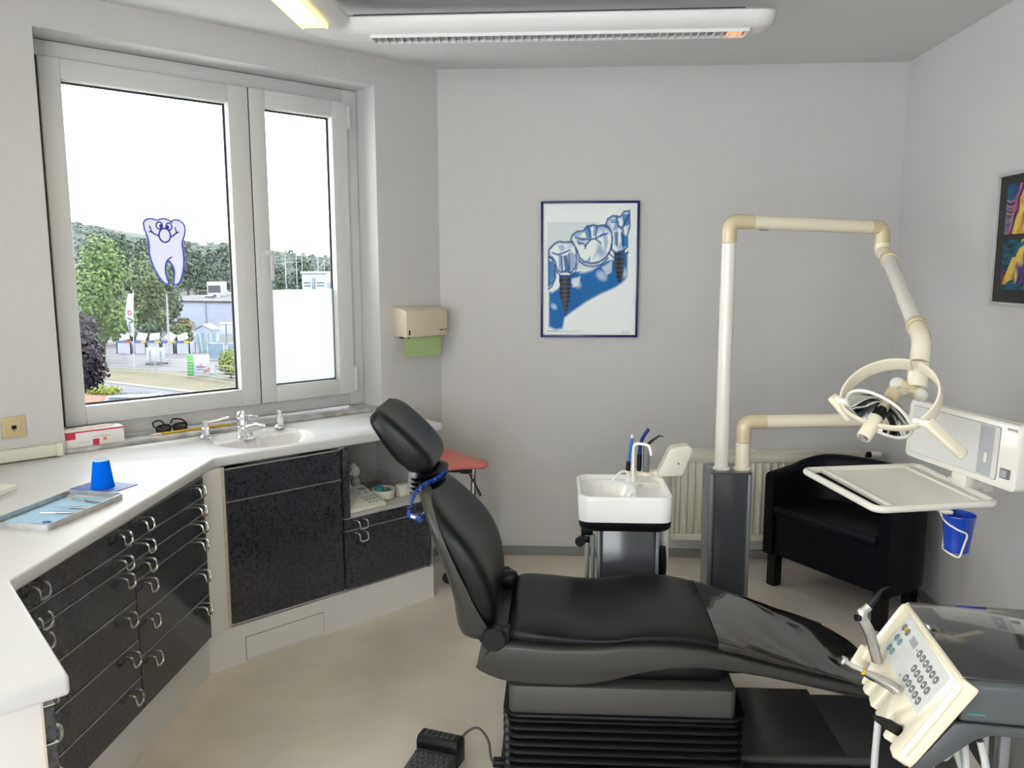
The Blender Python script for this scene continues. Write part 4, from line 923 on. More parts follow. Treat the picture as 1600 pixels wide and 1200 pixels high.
# light box
lb = thing('xray_viewer', 'white film viewer box with frosted screen beside the operating lamp', 'film viewer', (1.31, 2.71, .93))
LA = V((1.257, 2.971, .93)); LBp = V((1.364, 2.449, .93)); lx = (LBp - LA).normalized(); ln = V((-.979, -.202, 0)).normalized()
ln = (ln - lx * ln.dot(lx)).normalized()
FBX = frame_of(LA, lx, V((0, 0, 1)), ln)   # x along, y up, z out of the face
if FBX.determinant() < 0: FBX = frame_of(LA, lx, V((0, 0, 1)), lx.cross(V((0, 0, 1))))
tilt = Matrix.Rotation(R(3), 4, 'X')
FBX = FBX @ Matrix.Rotation(R(-2.5), 4, 'X')
b = B(); b.prism([V((x, y, -.065)) for x, y in rrect(.2665, .1025, .02, 5, .2665, .1025)], (0, 0, .065), .006, 2, True); part('casing', b, M['white'], lb, FBX)
b = B(); b.prism([V((x, y, .0005)) for x, y in rrect(.213, .083, .008, 4, .240, .104)], (0, 0, .0012)); part('screen_seam', b, M['base'], lb, FBX)
b = B(); b.prism([V((x, y, .0015)) for x, y in rrect(.2115, .0815, .008, 4, .240, .104)], (0, 0, .0015)); part('screen', b, M['frost'], lb, FBX)
b = B(); b.box(.368, .430, .026, .182, .003, .0036); part('dark_strip', b, M['greypanel'], lb, FBX)
b = B(); b.box(.400, .413, .066, .100, .0036, .010, .003); part('film_clip', b, M['trunk'], lb, FBX)
b = B(); b.box(.473, .509, .036, .066, .0, .009, .002); part('switch', b, M['btn'], lb, FBX)
b = B(); b.box(.478, .504, .040, .062, .008, .013, .002); part('switch_rocker', b, M['display'], lb, FBX)
text('lettering', 'SIEMENS', .0115, FBX @ Matrix.Translation(V((.476, .183, .0004))), M['btn'], lb)
b = B(); b.box(.24, .31, -.045, .01, -.05, -.01, .006); part('mount', b, M['white'], lb, FBX)
# ================================================================ delivery unit (lower right)
du = thing('delivery_unit', 'dentist delivery unit with cream keypad panel and grey body, lower right', 'delivery unit', (1.1, 1.7, 0))
DX = V((.992, -.127, 0)); DU = V((-.127, -.992, 0)); DA = V((.845, 1.926, .80))
FBd = frame_of(DA, DX, -DU, (0, 0, 1))            # body frame: x along, y towards the wall (0..-.375), z up
b = B(); b.prism([V((0, .004, -.005)), V((0, .004, -.03)), V((0, -.02, -.10)), V((0, -.36, -.10)), V((0, -.379, -.085)), V((0, -.379, -.012)), V((0, -.37, -.003))], (.95, 0, 0), .006, 3); part('body', b, M['unit'], du, FBd)
b = B(); b.prism([V((0.002, .003, -.004)), V((0.002, -.368, -.004))] + [V((.95, -.368, -.004)), V((.95, .003, -.004))], (0, 0, .006), .002); part('smoked_lid', b, M['smoke'], du, FBd)
b = B(); b.prism([V((-.010, -.381, -.092)), V((.02, -.381, -.088)), V((.95, -.381, -.088)), V((.95, -.381, -.112)), V((.06, -.381, -.112)), V((.03, -.381, -.125)), V((-.05, -.381, -.200)), V((-.085, -.381, -.200)), V((-.066, -.381, -.172))], (0, .36, 0), .005, 2); part('lower_body', b, M['unit'], du, FBd)
b = B(); b.box(-.02, .95, -.3805, -.37, -.0905, -.0875); part('seam', b, M['seal'], du, FBd)
b = B(); b.box(.012, .045, -.3798, -.378, -.0715, -.0685); part('teal_mark', b, M['teal'], du, FBd)
b = B(); b.box(.08, .62, -.34, -.04, -.24, -.10, .008); part('equipment_box', b, M['shell2'], du, FBd)
b = B(); b.box(.088, .106, -.352, -.335, -.24, -.11, .002); part('box_trim', b, M['columnedge'], du, FBd)
b = B(); b.box(.262, .266, -.342, -.339, -.24, -.11); part('box_seam', b, M['columnedge'], du, FBd)
b = B(); b.box(.30, .62, -.32, -.06, -.79, -.22, .02); part('stand', b, M['unit'], du, FBd)
b = B(); b.box(.12, .80, -.38, -.02, -.80, -.74, .02); part('stand_base', b, M['black'], du, FBd)
# keypad panel, frame: x = u (towards the viewer), y = -v (up the slope), z = outward
v_ = V((-.544, .07, -.836)).normalized(); nn = -DU.cross(v_).normalized(); 
FP_ = frame_of(DA, DU, -v_, DU.cross(-v_))
if FP_.to_3x3().col[2].x > 0: raise Exception('panel normal')
def PV(u, v, h=0.0): return V((u, -v, h))
def slot(u, w_, vt):
    return [(u - w_, .208), (u - w_, vt + w_)] + [(u - w_ * math.cos(k * PI / 6), vt + w_ - w_ * math.sin(k * PI / 6)) for k in range(1, 6)] + [(u + w_, vt + w_), (u + w_, .208)]
pan = [(-.008, .004), (-.008, .12), (.0, .165), (.006, .176), (.012, .150), (.03, .142), (.048, .152), (.056, .172)]
pan += slot(.088, .0095, .166) + [(.104, .212), (.122, .212)]
pan += slot(.141, .0095, .150) + [(.158, .208), (.178, .212)]
pan += slot(.200, .0105, .138) + [(.222, .210), (.255, .200)]
pan += slot(.276, .0125, .168) + [(.294, .215), (.304, .215)]
pan += slot(.326, .0125, .160) + [(.345, .214), (.372, .216), (.388, .206), (.390, .19), (.388, .004), (.384, -.002), (-.004, -.002)]
b = B(); b.prism([PV(u, v, -.034) for u, v in pan], (0, 0, .034), .0035, 2, True); part('panel_shell', b, M['cream'], du, FP_, angle=50)
b = B(); b.tube(fillet([PV(.0, .19, -.006), PV(-.002, .006, 0), PV(.385, .004, 0), PV(.386, .192, -.006)], .02, 6), .0075, 10); part('panel_rim', b, M['cream'], du, FP_)
b = B(); b.prism([PV(.052, .013, .0), PV(.345, .020, .0), PV(.343, .122, .0), PV(.055, .115, .0)], (0, 0, .0013), 0); part('keypad_foil', b, M['keypad'], du, FP_)
kb = B(); kb.lathe([(0, 0), (.0092, 0), (.0092, .0012), (.008, .0016), (0, .0017)], 16); KM = kb.mesh('key')
kk = B(); kk.box(-.0032, .0032, -.0012, .0012, .0017, .0020); kk.box(-.0012, .0012, -.0032, .0032, .0017, .0020); KS = kk.mesh('key_symbol')
kk = B(); kk.box(-.0036, .0036, -.002, .002, .0017, .0020); KS2 = kk.mesh('key_symbol')
kb = B(); kb.lathe([(0, 0), (.0092, 0), (.0092, .0012), (.008, .0016), (0, .0017)], 16); KT = kb.mesh('key')
rows_ = [[(.198,.0445),(.2207,.0447),(.2436,.0450),(.2664,.0457),(.289,.0463),(.312,.047)], [(.220,.0735),(.243,.074),(.2665,.0745),(.290,.075),(.313,.0755)], [(.221,.1015),(.2435,.102),(.2665,.1025),(.290,.1033),(.313,.104)]]
for r_i, row in enumerate(rows_):
    for c_i, (u, v) in enumerate(row):
        mt = FP_ @ Matrix.Translation(PV(u, v, .0013)) @ Matrix.Diagonal((1, 1, 1, 1))
        k = inst('key', KM, M['btn'], du, mt); ks = inst('key_symbol', KS if (r_i + c_i) % 2 else KS2, M['btnmark'], k, Matrix.Identity(4)) if False else None
        o = link('key_symbol', (KS if (r_i + c_i) % 2 else KS2), M['btnmark'], k, None, None); o.matrix_local = Matrix.Identity(4)
for u, v in ((.076,.0685),(.099,.069),(.078,.097),(.100,.097)): inst('key', KT, M['btnteal'], du, FP_ @ Matrix.Translation(PV(u, v, .0013)))
for u, v in ((.072,.039),(.098,.040)): inst('key', KM, M['btn'], du, FP_ @ Matrix.Translation(PV(u, v, .0013)))
b = B(); b.lathe([(0, .002), (.0055, .002), (.0055, .0032), (0, .0034)], 14, Matrix.Translation(PV(.085, .0395, 0))); part('indicator', b, M['lamp_on'] if False else M['yellow'], du, FP_)
b = B(); b.prism([PV(.128, .0325, .0013), PV(.166, .0345, .0013), PV(.166, .0515, .0013), PV(.128, .0495, .0013)], (0, 0, .0006)); part('display', b, M['display'], du, FP_)
b = B(); b.box(.1765, .1815, -.0475, -.0425, .0013, .0018); b.box(.191, .197, -.113, -.107, .0013, .0018); part('foil_mark', b, M['display'], du, FP_)
b = B(); b.prism([PV(-.014, .150, -.03), PV(.0, .200, -.03), PV(.014, .208, -.03), PV(.018, .190, -.03), PV(.006, .176, -.03), PV(-.002, .150, -.03)], (0, 0, .046), .004, 2); b.prism([PV(-.006, .124, .0), PV(.05, .118, .0), PV(.056, .15, .0), PV(.0, .15, .0)], (0, 0, .010), .004, 2); part('syringe_holder', b, M['cream'], du, FP_)
# hoses under the panel
hs = [[(.693, 1.68, .632), (.690, 1.68, .52), (.70, 1.67, .30), (.78, 1.66, .20), (.95, 1.66, .36), (1.02, 1.70, .60)], [(.72, 1.61, .62), (.77, 1.60, .50), (.82, 1.585, .48), (.835, 1.58, .60), (.83, 1.60, .66)], [(.745, 1.58, .63), (.795, 1.57, .52), (.85, 1.56, .46), (.862, 1.555, .60), (.85, 1.57, .66)], [(.765, 1.575, .63), (.80, 1.60, .60), (.815, 1.60, .635), (.845, 1.60, .55), (.853, 1.59, .50), (.88, 1.60, .55), (.882, 1.61, .66)]]
for h in hs:
    b = B(); b.tube(fillet(h, .07, 7), .0075, 10); part('supply_hose', b, M['hose'], du)
# handpieces resting in the panel
t = thing('multi_syringe', 'grey angled syringe with black tip in the top slot of the keypad panel', 'syringe', (.73, 1.84, .72))
ax = fillet([(.745, 1.845, .705), (.724, 1.84, .775), (.706, 1.84, .812)], .01, 4)
b = B(); b.tube(fillet([(.750, 1.845, .69), (.726, 1.84, .765), (.702, 1.84, .806), (.722, 1.84, .826)], .02, 6), [.0125] * 7 + [.012] * 7 + [.0095] * 2, 14); part('grip', b, M['steel'], t)
b = B(); b.lathe([(0, 0), (.009, 0), (.008, .010), (0, .012)], 14, zframe((.700, 1.835, .80), (-1, -.3, .0))); part('thumb_button', b, M['black'], t)
b = B(); b.tube(fillet([(.720, 1.84, .824), (.738, 1.84, .850), (.750, 1.84, .868), (.764, 1.84, .873)], .01, 5), [.0075, .007, .0065, .0055, .005, .0045, .004, .0037, .0035, .003, .0028, .0025, .002, .002][:14], 10); part('nozzle', b, M['black'], t)
t = thing('turbine_handpiece', 'brownish steel handpiece with small round head in the middle panel slot', 'handpiece', (.68, 1.70, .70))
b = B(); b.tube([(.735, 1.695, .698), (.722, 1.70, .707), (.69, 1.70, .724), (.662, 1.70, .737)], [.0125, .0125, .0095, .0065], 14); part('grip', b, M['nickel'], t)
b = B(); b.tube([(.662, 1.70, .737), (.64, 1.70, .748), (.626, 1.70, .758)], [.0062, .0055, .0045], 12); b.lathe([(0, -.007), (.006, -.007), (.007, -.004), (.007, .006), (0, .008)], 14, zframe((.621, 1.70, .761), (.3, -.2, 1))); part('head', b, M['chrome'], t)
b = B(); b.lathe([(.0066, -.003), (.0072, -.003), (.0072, .003), (.0066, .003), (.0066, -.003)], 14, zframe((.662, 1.70, .737), (-.9, 0, .45))); part('gold_ring', b, M['yellow'], t)
t = thing('motor_handpiece', 'steel handpiece mostly hidden in the second panel slot', 'handpiece', (.69, 1.76, .68))
b = B(); b.tube([(.738, 1.765, .675), (.70, 1.765, .696), (.672, 1.765, .712)], [.010, .009, .005], 12); part('grip', b, M['chrome'], t)
t = thing('scaler_handpiece', 'black pointed handpiece in the fourth slot of the keypad panel', 'handpiece', (.67, 1.62, .66))
b = B(); b.tube([(.712, 1.62, .648), (.690, 1.62, .661), (.668, 1.62, .673), (.657, 1.62, .680)], [.0115, .0115, .007, .003], 14); part('grip', b, M['black'], t)
# ================================================================ armchair
AF = frame_of((1.245, 3.785, 0), (.545, -.838, 0), (.838, .545, 0), (0, 0, 1))
ac = thing('armchair', 'black leather tub armchair in the corner below the tray', 'armchair', (1.4, 3.9, 0))
def dout(hw, y0, ys, dep, n=20):
    return [(-hw, y0)] + [(-hw + 0, ys)] + [(-hw * math.cos(PI * i / n), ys + dep * math.sin(PI * i / n) ** .9) for i in range(1, n)] + [(hw, ys), (hw, y0)]
o_ = dout(.355, 0, .17, .30); i_ = dout(.298, 0.0, .17, .232)
def zt(x, y): return .585 + .065 * sstep(.05, .40, y)
b = B()
n_ = len(o_); rg = []
for k in range(n_):
    (ox, oy), (ix, iy) = o_[k], i_[k]; zo = zt(ox, oy)
    d = V((ox - ix, oy - iy, 0)); pr = []
    pr = [V((ox, oy, .165)), V((ox, oy, zo - .03)), V((ox, oy, zo - .03)) + V((-d.x * .08, -d.y * .08, .02)), V((ox - d.x * .25, oy - d.y * .25, zo)), V((ox - d.x * .5, oy - d.y * .5, zo + .006)), V((ox - d.x * .75, oy - d.y * .75, zo)), V((ix + d.x * .08, iy + d.y * .08, zo - .01)), V((ix, iy, zo - .03)), V((ix, iy, .165))]
    rg.append(pr)
b.loft(rg); part('tub_shell', b, M['blackleather'], ac, AF, angle=50)
b = B(); b.prism([V((x, y, .165)) for x, y in dout(.294, .012, .17, .225)], (0, 0, .225), .012, 3); part('seat_base', b, M['blackleather'], ac, AF)
b = B(); b.prism([V((x, y, .372)) for x, y in dout(.293, -.006, .17, .225)], (0, 0, .055), .018, 4); part('seat_cushion', b, M['blackleather'], ac, AF)
b = B(); b.tube([(-.292, -.006, .405), (.292, -.006, .405)], .005, 8); part('piping', b, M['blackleather'], ac, AF)
for x, y in ((-.305, .035), (.305, .035), (-.20, .40), (.20, .40)):
    b = B(); b.prism([V((x + a, y + c, .17)) for a, c in ((-.026, -.026), (.026, -.026), (.026, .026), (-.026, .026))], (0, 0, -.17), .003); part('leg', b, M['black'], ac, AF)
# ================================================================ radiator
ra = thing('radiator', 'cream panel radiator under the dental poster wall, behind the armchair', 'radiator', (1.13, 4.37, .12))
RX0, RX1 = .632, 1.630
b = B(); b.box(RX0, RX1, 4.348, 4.358, .125, .622, .004); b.box(RX0, RX1, 4.40, 4.41, .125, .622, .004); part('panels', b, M['radiator'], ra)
b = B(); b.box(RX0, RX1, 4.335, 4.358, .565, .606, .008, 3); b.box(RX0, RX1, 4.335, 4.358, .128, .168, .008, 3); part('header', b, M['radiator'], ra)
rbm = B(); rbm.prism([V((-.012, 0, 0)), V((-.006, -.013, 0)), V((.006, -.013, 0)), V((.012, 0, 0))], (0, 0, .40), .002, 1); RB = rbm.mesh('rib')
k = RX0 + .026
while k < RX1 - .02:
    inst('rib', RB, M['radiator'], ra, Matrix.Translation(V((k, 4.349, .167)))); k += .0395
b = B(); b.box(RX0 - .003, RX0 + .004, 4.335, 4.41, .13, .62, .002); b.box(RX1 - .004, RX1 + .003, 4.335, 4.41, .13, .62, .002); part('side_cover', b, M['radiator'], ra)
b = B(); b.box(RX0, RX1, 4.342, 4.346, .618, .628, .001); b.box(RX0, RX1, 4.402, 4.406, .618, .628, .001); part('grille_rail', b, M['radiator'], ra)
gb = B(); gb.box(-.002, .002, 0, .06, -.003, .003, mtx=Matrix.Rotation(R(30), 4, 'Z')); GB = gb.mesh('grille_bar')
k = RX0 + .03
while k < RX1 - .04:
    inst('grille_bar', GB, M['radiator'], ra, Matrix.Translation(V((k, 4.345, .622)))); k += .075
b = B(); b.box(RX0 + .05, RX0 + .08, 4.41, 4.437, .2, .5); b.box(RX1 - .08, RX1 - .05, 4.41, 4.437, .2, .5); part('bracket', b, M['radiator'], ra)
b = B(); b.tube([(RX1, 4.37, .592), (RX1 + .03, 4.37, .612)], .009, 12); b.tube([(RX1 + .02, 4.352, .615), (RX1 + .036, 4.352, .615)], .017, 14); part('valve', b, M['black'], ra)
b = B(); b.tube([(RX1 + .034, 4.352, .615), (RX1 + .04, 4.352, .615), (RX1 + .085, 4.352, .615), (RX1 + .09, 4.352, .615)], [.014, .018, .016, .012], 16); part('thermostat_head', b, M['ivory'], ra)
b = B(); b.tube([(RX1 + .02, 4.385, .60), (RX1 + .03, 4.40, .4), (RX1 + .03, 4.40, .0)], .008, 10); part('pipe', b, M['radiator'], ra)
# ================================================================ saddle stool
st = thing('saddle_stool', 'salmon pink saddle stool behind the headrest of the dental chair', 'stool', (-.42, 3.985, 0))
SF = Matrix.Translation(V((-.520, 3.985, .648))) @ Matrix.Rotation(R(-4), 4, 'Z')
b = B(); rg = []
for i in range(29):
    t_ = i / 28; x = -.15 + .325 * t_
    w_ = .035 + .145 * (1 - sstep(.25, 1.0, t_)); w_ *= math.sqrt(max(.04, 1 - max(0, 1 - t_ / .14) ** 2)) * math.sqrt(max(.06, 1 - max(0, (t_ - .93) / .07) ** 2))
    zc = .040 - .058 * sstep(.10, .95, t_); th = .021 * math.sqrt(max(.08, 1 - max(0, 1 - t_ / .1) ** 2)) * math.sqrt(max(.08, 1 - max(0, (t_ - .93) / .07) ** 2))
    r_ = []
    for k in range(28):
        a = 2 * PI * k / 28; y = w_ * math.copysign(abs(math.cos(a)) ** .7, math.cos(a)); z = zc + th * math.copysign(abs(math.sin(a)) ** .8, math.sin(a)) - 1.3 * y * y
        r_.append(V((x, y, z)))
    rg.append(r_)
b.loft(rg); part('seat', b, M['salmon'], st, SF, angle=60)
b = B(); b.box(-.05, .10, -.06, .06, -.050, -.018, .008); b.box(.035, .085, -.02, .02, -.065, -.035, .005); part('seat_plate', b, M['black'], st, SF)
b = B(); b.tube([SF @ V((.075, -.03, -.040)), SF @ V((.115, -.045, -.105)), SF @ V((.145, -.05, -.165))], [.005, .005, .0075], 8); part('lever', b, M['black'], st)
b = B(); b.tube([(-.42, 3.985, .61), (-.42, 3.985, .30)], .016, 14); part('gas_lift', b, M['chrome'], st)
b = B(); b.tube([(-.42, 3.985, .36), (-.42, 3.985, .09)], .026, 14); part('column', b, M['black'], st)
for k in range(5):
    a = 2 * PI * k / 5 + PI / 5; e = V((-.42 + .135 * math.cos(a), 3.985 + .135 * math.sin(a), .075))
    b = B(); b.tube([V((-.42, 3.985, .105)), e], [.022, .013], 10); lg = part('leg', b, M['chrome'], st)
    b = B(); b.lathe([(0, -.012), (.028, -.012), (.030, -.006), (.030, .006), (.028, .012), (0, .012)], 18, zframe(e - V((0, 0, .045)), (-math.sin(a), math.cos(a), 0))); b.tube([e, e - V((0, 0, .045))], .008, 8); part('castor', b, M['black'], lg)
# ================================================================ ceiling light (L-shaped, one arm lit)
cl = thing('ceiling_light', 'white L-shaped fluorescent ceiling light with one lit yellow arm', 'ceiling light', (-.2, 2.9, 2.48))
ZB = 2.50
def housing(L): return [(-.098, .056), (-.105, .050), (-.103, .036), (-.088, .016), (-.062, .003), (-.045, 0), (.045, 0), (.062, .003), (.088, .016), (.103, .036), (.105, .050), (.098, .056)]
AX, AY = -.905, 3.335   # axes of the two arms
HB = Matrix.Translation(V((0, AY, ZB))); 
def arm(x0, x1, F, name):
    b = B(); pr = housing(0); b.loft([[F @ V((x, p, z)) for p, z in pr] for x in (x0, x1)]); return b
b = B(); pr = housing(0)
b.loft([[V((x, AY + p, ZB + z)) for p, z in pr] for x in (-.79, .74)]); b2 = part('back_housing', b, M['lampwhite'], cl, angle=50)
b = B(); b.loft([[V((AX - p, y, ZB + z)) for p, z in pr] for y in (.40, 3.22)]); part('side_housing', b, M['lampwhite'], cl, angle=50)
b = B(); rg = []
for a_ in [0, 15, 30, 45, 60, 75, 90]:
    cx, cy = -.79, 3.22; rad = .115; a = PI - R(a_) * 1.0
    # sweep the section round the corner centre
    rg.append([V((cx + (rad + p) * math.cos(a), cy + (rad + p) * math.sin(a), ZB + z)) for p, z in pr])
b.loft(rg); part('corner_piece', b, M['lampwhite'], cl, angle=50)
b = B(); b.loft([[V((.74 + d, AY + p * k, ZB + .056 - (.056 - z) * k)) for p, z in pr] for d, k in ((0, 1), (.03, .97), (.055, .85), (.07, .6))]); part('end_cap', b, M['lampwhite'], cl, angle=50)
b = B(); b.box(-.80, .70, AY - .045, AY + .03, ZB + .05, ZB + .076); part('shade_strip', b, M['shadestrip'], cl)  # dark strip standing in for the shadow band above the housing
b = B(); b.box(AX - .03, AX + .045, .42, 3.25, ZB + .05, ZB + .076); part('shade_strip', b, M['shadestrip'], cl)  # same stand-in shade strip above the side arm
for n_, (x, y) in enumerate(((AX, 2.0), (AX, .8))):
    b = B(); b.box(x - .02, x + .02, y - .02, y + .02, ZB + .03, ZC - .0005); part('ceiling_bracket', b, M['base'], cl)
# dark louvre strip of the back arm
b = B(); b.box(-.728, .71, AY - .043, AY + .043, ZB - .0012, ZB + .004); part('louvre_tray', b, M['louvre'], cl)
b = B()
for y in (AY - .044, AY + .044): b.box(-.73, .715, y - .002, y + .002, ZB - .012, ZB + .002)
b.box(-.735, -.728, AY - .044, AY + .044, ZB - .0125, ZB); b.box(.710, .718, AY - .044, AY + .044, ZB - .0125, ZB)
part('louvre_frame', b, M['lampwhite'], cl)
lb_ = B(); lb_.box(-.0012, .0012, -.042, .042, -.011, 0); LM = lb_.mesh('louvre_slat')
for k in range(48): inst('louvre_slat', LM, M['lampwhite'], cl, Matrix.Translation(V((-.705 + k * .0295, AY, ZB - .001))))
b = B(); b.box(.645, .70, AY - .038, AY + .038, ZB - .004, ZB - .0015); part('glowing_end', b, M['tube_end'], cl, label='dim orange glow at the end of the unlit louvre')
# lit arm
b = B(); b.box(AX - .045, AX + .045, .60, 3.135, ZB - .002, ZB + .001); part('lit_panel', b, M['lamp_on'], cl, label='lit yellow diffuser')
b = B(); b.tube([(AX - .012, .65, ZB - .008), (AX - .012, 3.05, ZB - .008)], .013, 12); part('lit_tube', b, M['tube_on'], cl)
lb_ = B(); lb_.box(-.044, .044, -.0012, .0012, -.016, 0); LM2 = lb_.mesh('louvre_slat')
for k in range(40): inst('louvre_slat', LM2, M['lamp_on'], cl, Matrix.Translation(V((AX, 3.12 - k * .0295, ZB - .002))))
b = B()
for x in (AX - .0455, AX + .0455): b.box(x - .002, x + .002, .60, 3.138, ZB - .018, ZB)
part('diffuser_edge', b, M['lamp_on'], cl)
# ================================================================ prints: flat pictures painted into a vertex-colour grid
def inpoly(x, y, P):
    c = False; j = len(P) - 1
    for i in range(len(P)):
        if (P[i][1] > y) != (P[j][1] > y) and x < (P[j][0] - P[i][0]) * (y - P[i][1]) / (P[j][1] - P[i][1]) + P[i][0]: c = not c
        j = i
    return c
def segd(x, y, P, closed=False):
    best = 9
    for i in range(len(P) - (0 if closed else 1)):
        ax, ay = P[i]; bx_, by_ = P[(i + 1) % len(P)]; dx, dy = bx_ - ax, by_ - ay; l2 = dx * dx + dy * dy or 1e-9
        t = max(0, min(1, ((x - ax) * dx + (y - ay) * dy) / l2)); d = math.hypot(x - ax - t * dx, y - ay - t * dy)
        if d < best: best = d
    return best
def mixc(a, c, t): return tuple(x + (y - x) * t for x, y in zip(a, c))
def sheet(name, parent, mtx, w_, h_, nx, ny, fn):
    vs = [(w_ * i / nx, h_ * j / ny, 0) for j in range(ny + 1) for i in range(nx + 1)]
    fs = [(j * (nx + 1) + i, j * (nx + 1) + i + 1, (j + 1) * (nx + 1) + i + 1, (j + 1) * (nx + 1) + i) for j in range(ny) for i in range(nx)]
    me = bpy.data.meshes.new(name); me.from_pydata(vs, [], fs)
    at = me.color_attributes.new('col', 'FLOAT_COLOR', 'POINT')
    cs_ = []
    for (x, y, z) in vs:
        c = fn(x / w_, 1 - y / h_); cs_ += [c[0], c[1], c[2], 1.0]
    at.data.foreach_set('color', cs_)
    return link(name, me, M['print'], parent, None, mtx)
WHT = srgb(234, 240, 239)[:3]; BL1 = srgb(12, 112, 180)[:3]; BL2 = srgb(4, 80, 146)[:3]; BL3 = srgb(95, 150, 205)[:3]; INK = srgb(14, 34, 70)[:3]; PAL = srgb(190, 205, 212)[:3]
gum = [(.06,.66),(.10,.665),(.16,.64),(.20,.60),(.27,.55),(.36,.515),(.44,.515),(.52,.50),(.60,.46),(.68,.425),(.77,.42),(.84,.40),(.91,.345),(.91,.56),(.86,.60),(.78,.64),(.62,.69),(.47,.75),(.33,.82),(.24,.87),(.22,.955),(.14,.965),(.06,.94)]
t1 = [(.06,.40),(.06,.345),(.12,.30),(.17,.283),(.23,.288),(.30,.285),(.345,.31),(.36,.36),(.36,.43),(.345,.49),(.30,.525),(.25,.515),(.19,.52),(.15,.50),(.13,.44),(.10,.41)]
t2 = [(.295,.27),(.31,.235),(.37,.205),(.43,.205),(.47,.168),(.54,.160),(.58,.168),(.64,.160),(.70,.18),(.735,.22),(.74,.29),(.72,.36),(.68,.41),(.60,.445),(.52,.455),(.44,.44),(.39,.41),(.36,.35),(.32,.30)]
t3 = [(.66,.165),(.685,.115),(.74,.092),(.82,.10),(.855,.062),(.92,.055),(.925,.18),(.90,.25),(.905,.33),(.85,.36),(.78,.375),(.73,.35),(.735,.26),(.70,.19)]
t0 = [(.06,.40),(.10,.41),(.125,.47),(.13,.56),(.10,.60),(.06,.625)]
imp1 = [(.175,.54),(.30,.54),(.295,.70),(.27,.80),(.245,.86),(.225,.80),(.185,.70)]
imp2 = [(.755,.345),(.875,.345),(.87,.50),(.85,.57),(.83,.60),(.80,.58),(.765,.50)]
def zz_p(*q): return [((x_ - 108) / 544, (y_ - 106) / 760) for x_, y_ in q]
SHADES = [(zz_p((342,242),(385,234),(392,298),(365,312),(350,272)), BL1, .85), (zz_p((402,234),(432,230),(418,288),(395,296)), BL1, .7), (zz_p((298,308),(352,306),(348,322),(304,320)), BL1, .8), (zz_p((300,330),(346,334),(322,348)), BL2, .8),
  (zz_p((428,292),(462,268),(472,286),(440,302)), BL1, .75), (zz_p((275,290),(300,270),(340,262),(330,290),(290,305)), BL3, .6), (zz_p((448,244),(478,280),(488,330),(470,400),(460,330)), BL3, .6), (zz_p((560,168),(608,163),(608,228),(576,242),(566,205)), BL1, .9),
  (zz_p((470,195),(530,190),(548,215),(540,262),(508,262),(520,220),(480,205)), BL3, .8), (zz_p((518,265),(537,265),(536,342),(522,346)), BL1, .8), (zz_p((556,262),(604,300),(600,360),(562,348)), BL1, .95), (zz_p((225,402),(252,398),(266,492),(236,498)), BL2, .9),
  (zz_p((268,372),(300,398),(288,482),(262,492)), BL1, .6), (zz_p((196,392),(222,400),(216,492),(200,480)), BL3, .8), (zz_p((190,346),(222,336),(244,362),(214,384)), BL3, .6), (zz_p((138,425),(168,438),(178,520),(152,572),(136,578)), BL1, .9),
  (zz_p((298,392),(330,436),(380,458),(318,448)), BL2, .7), (zz_p((358,436),(388,398),(384,442)), BL3, .9), (zz_p((425,350),(435,380),(405,430),(395,425)), BL3, .4), (zz_p((262,500),(340,490),(300,520),(270,540)), BL2, .8), (zz_p((440,470),(520,425),(510,470),(470,520)), BL3, .7), (zz_p((275,540),(330,520),(318,580),(282,590)), WHT, .7), (zz_p((450,470),(512,432),(512,500),(480,520)), WHT, .6)]
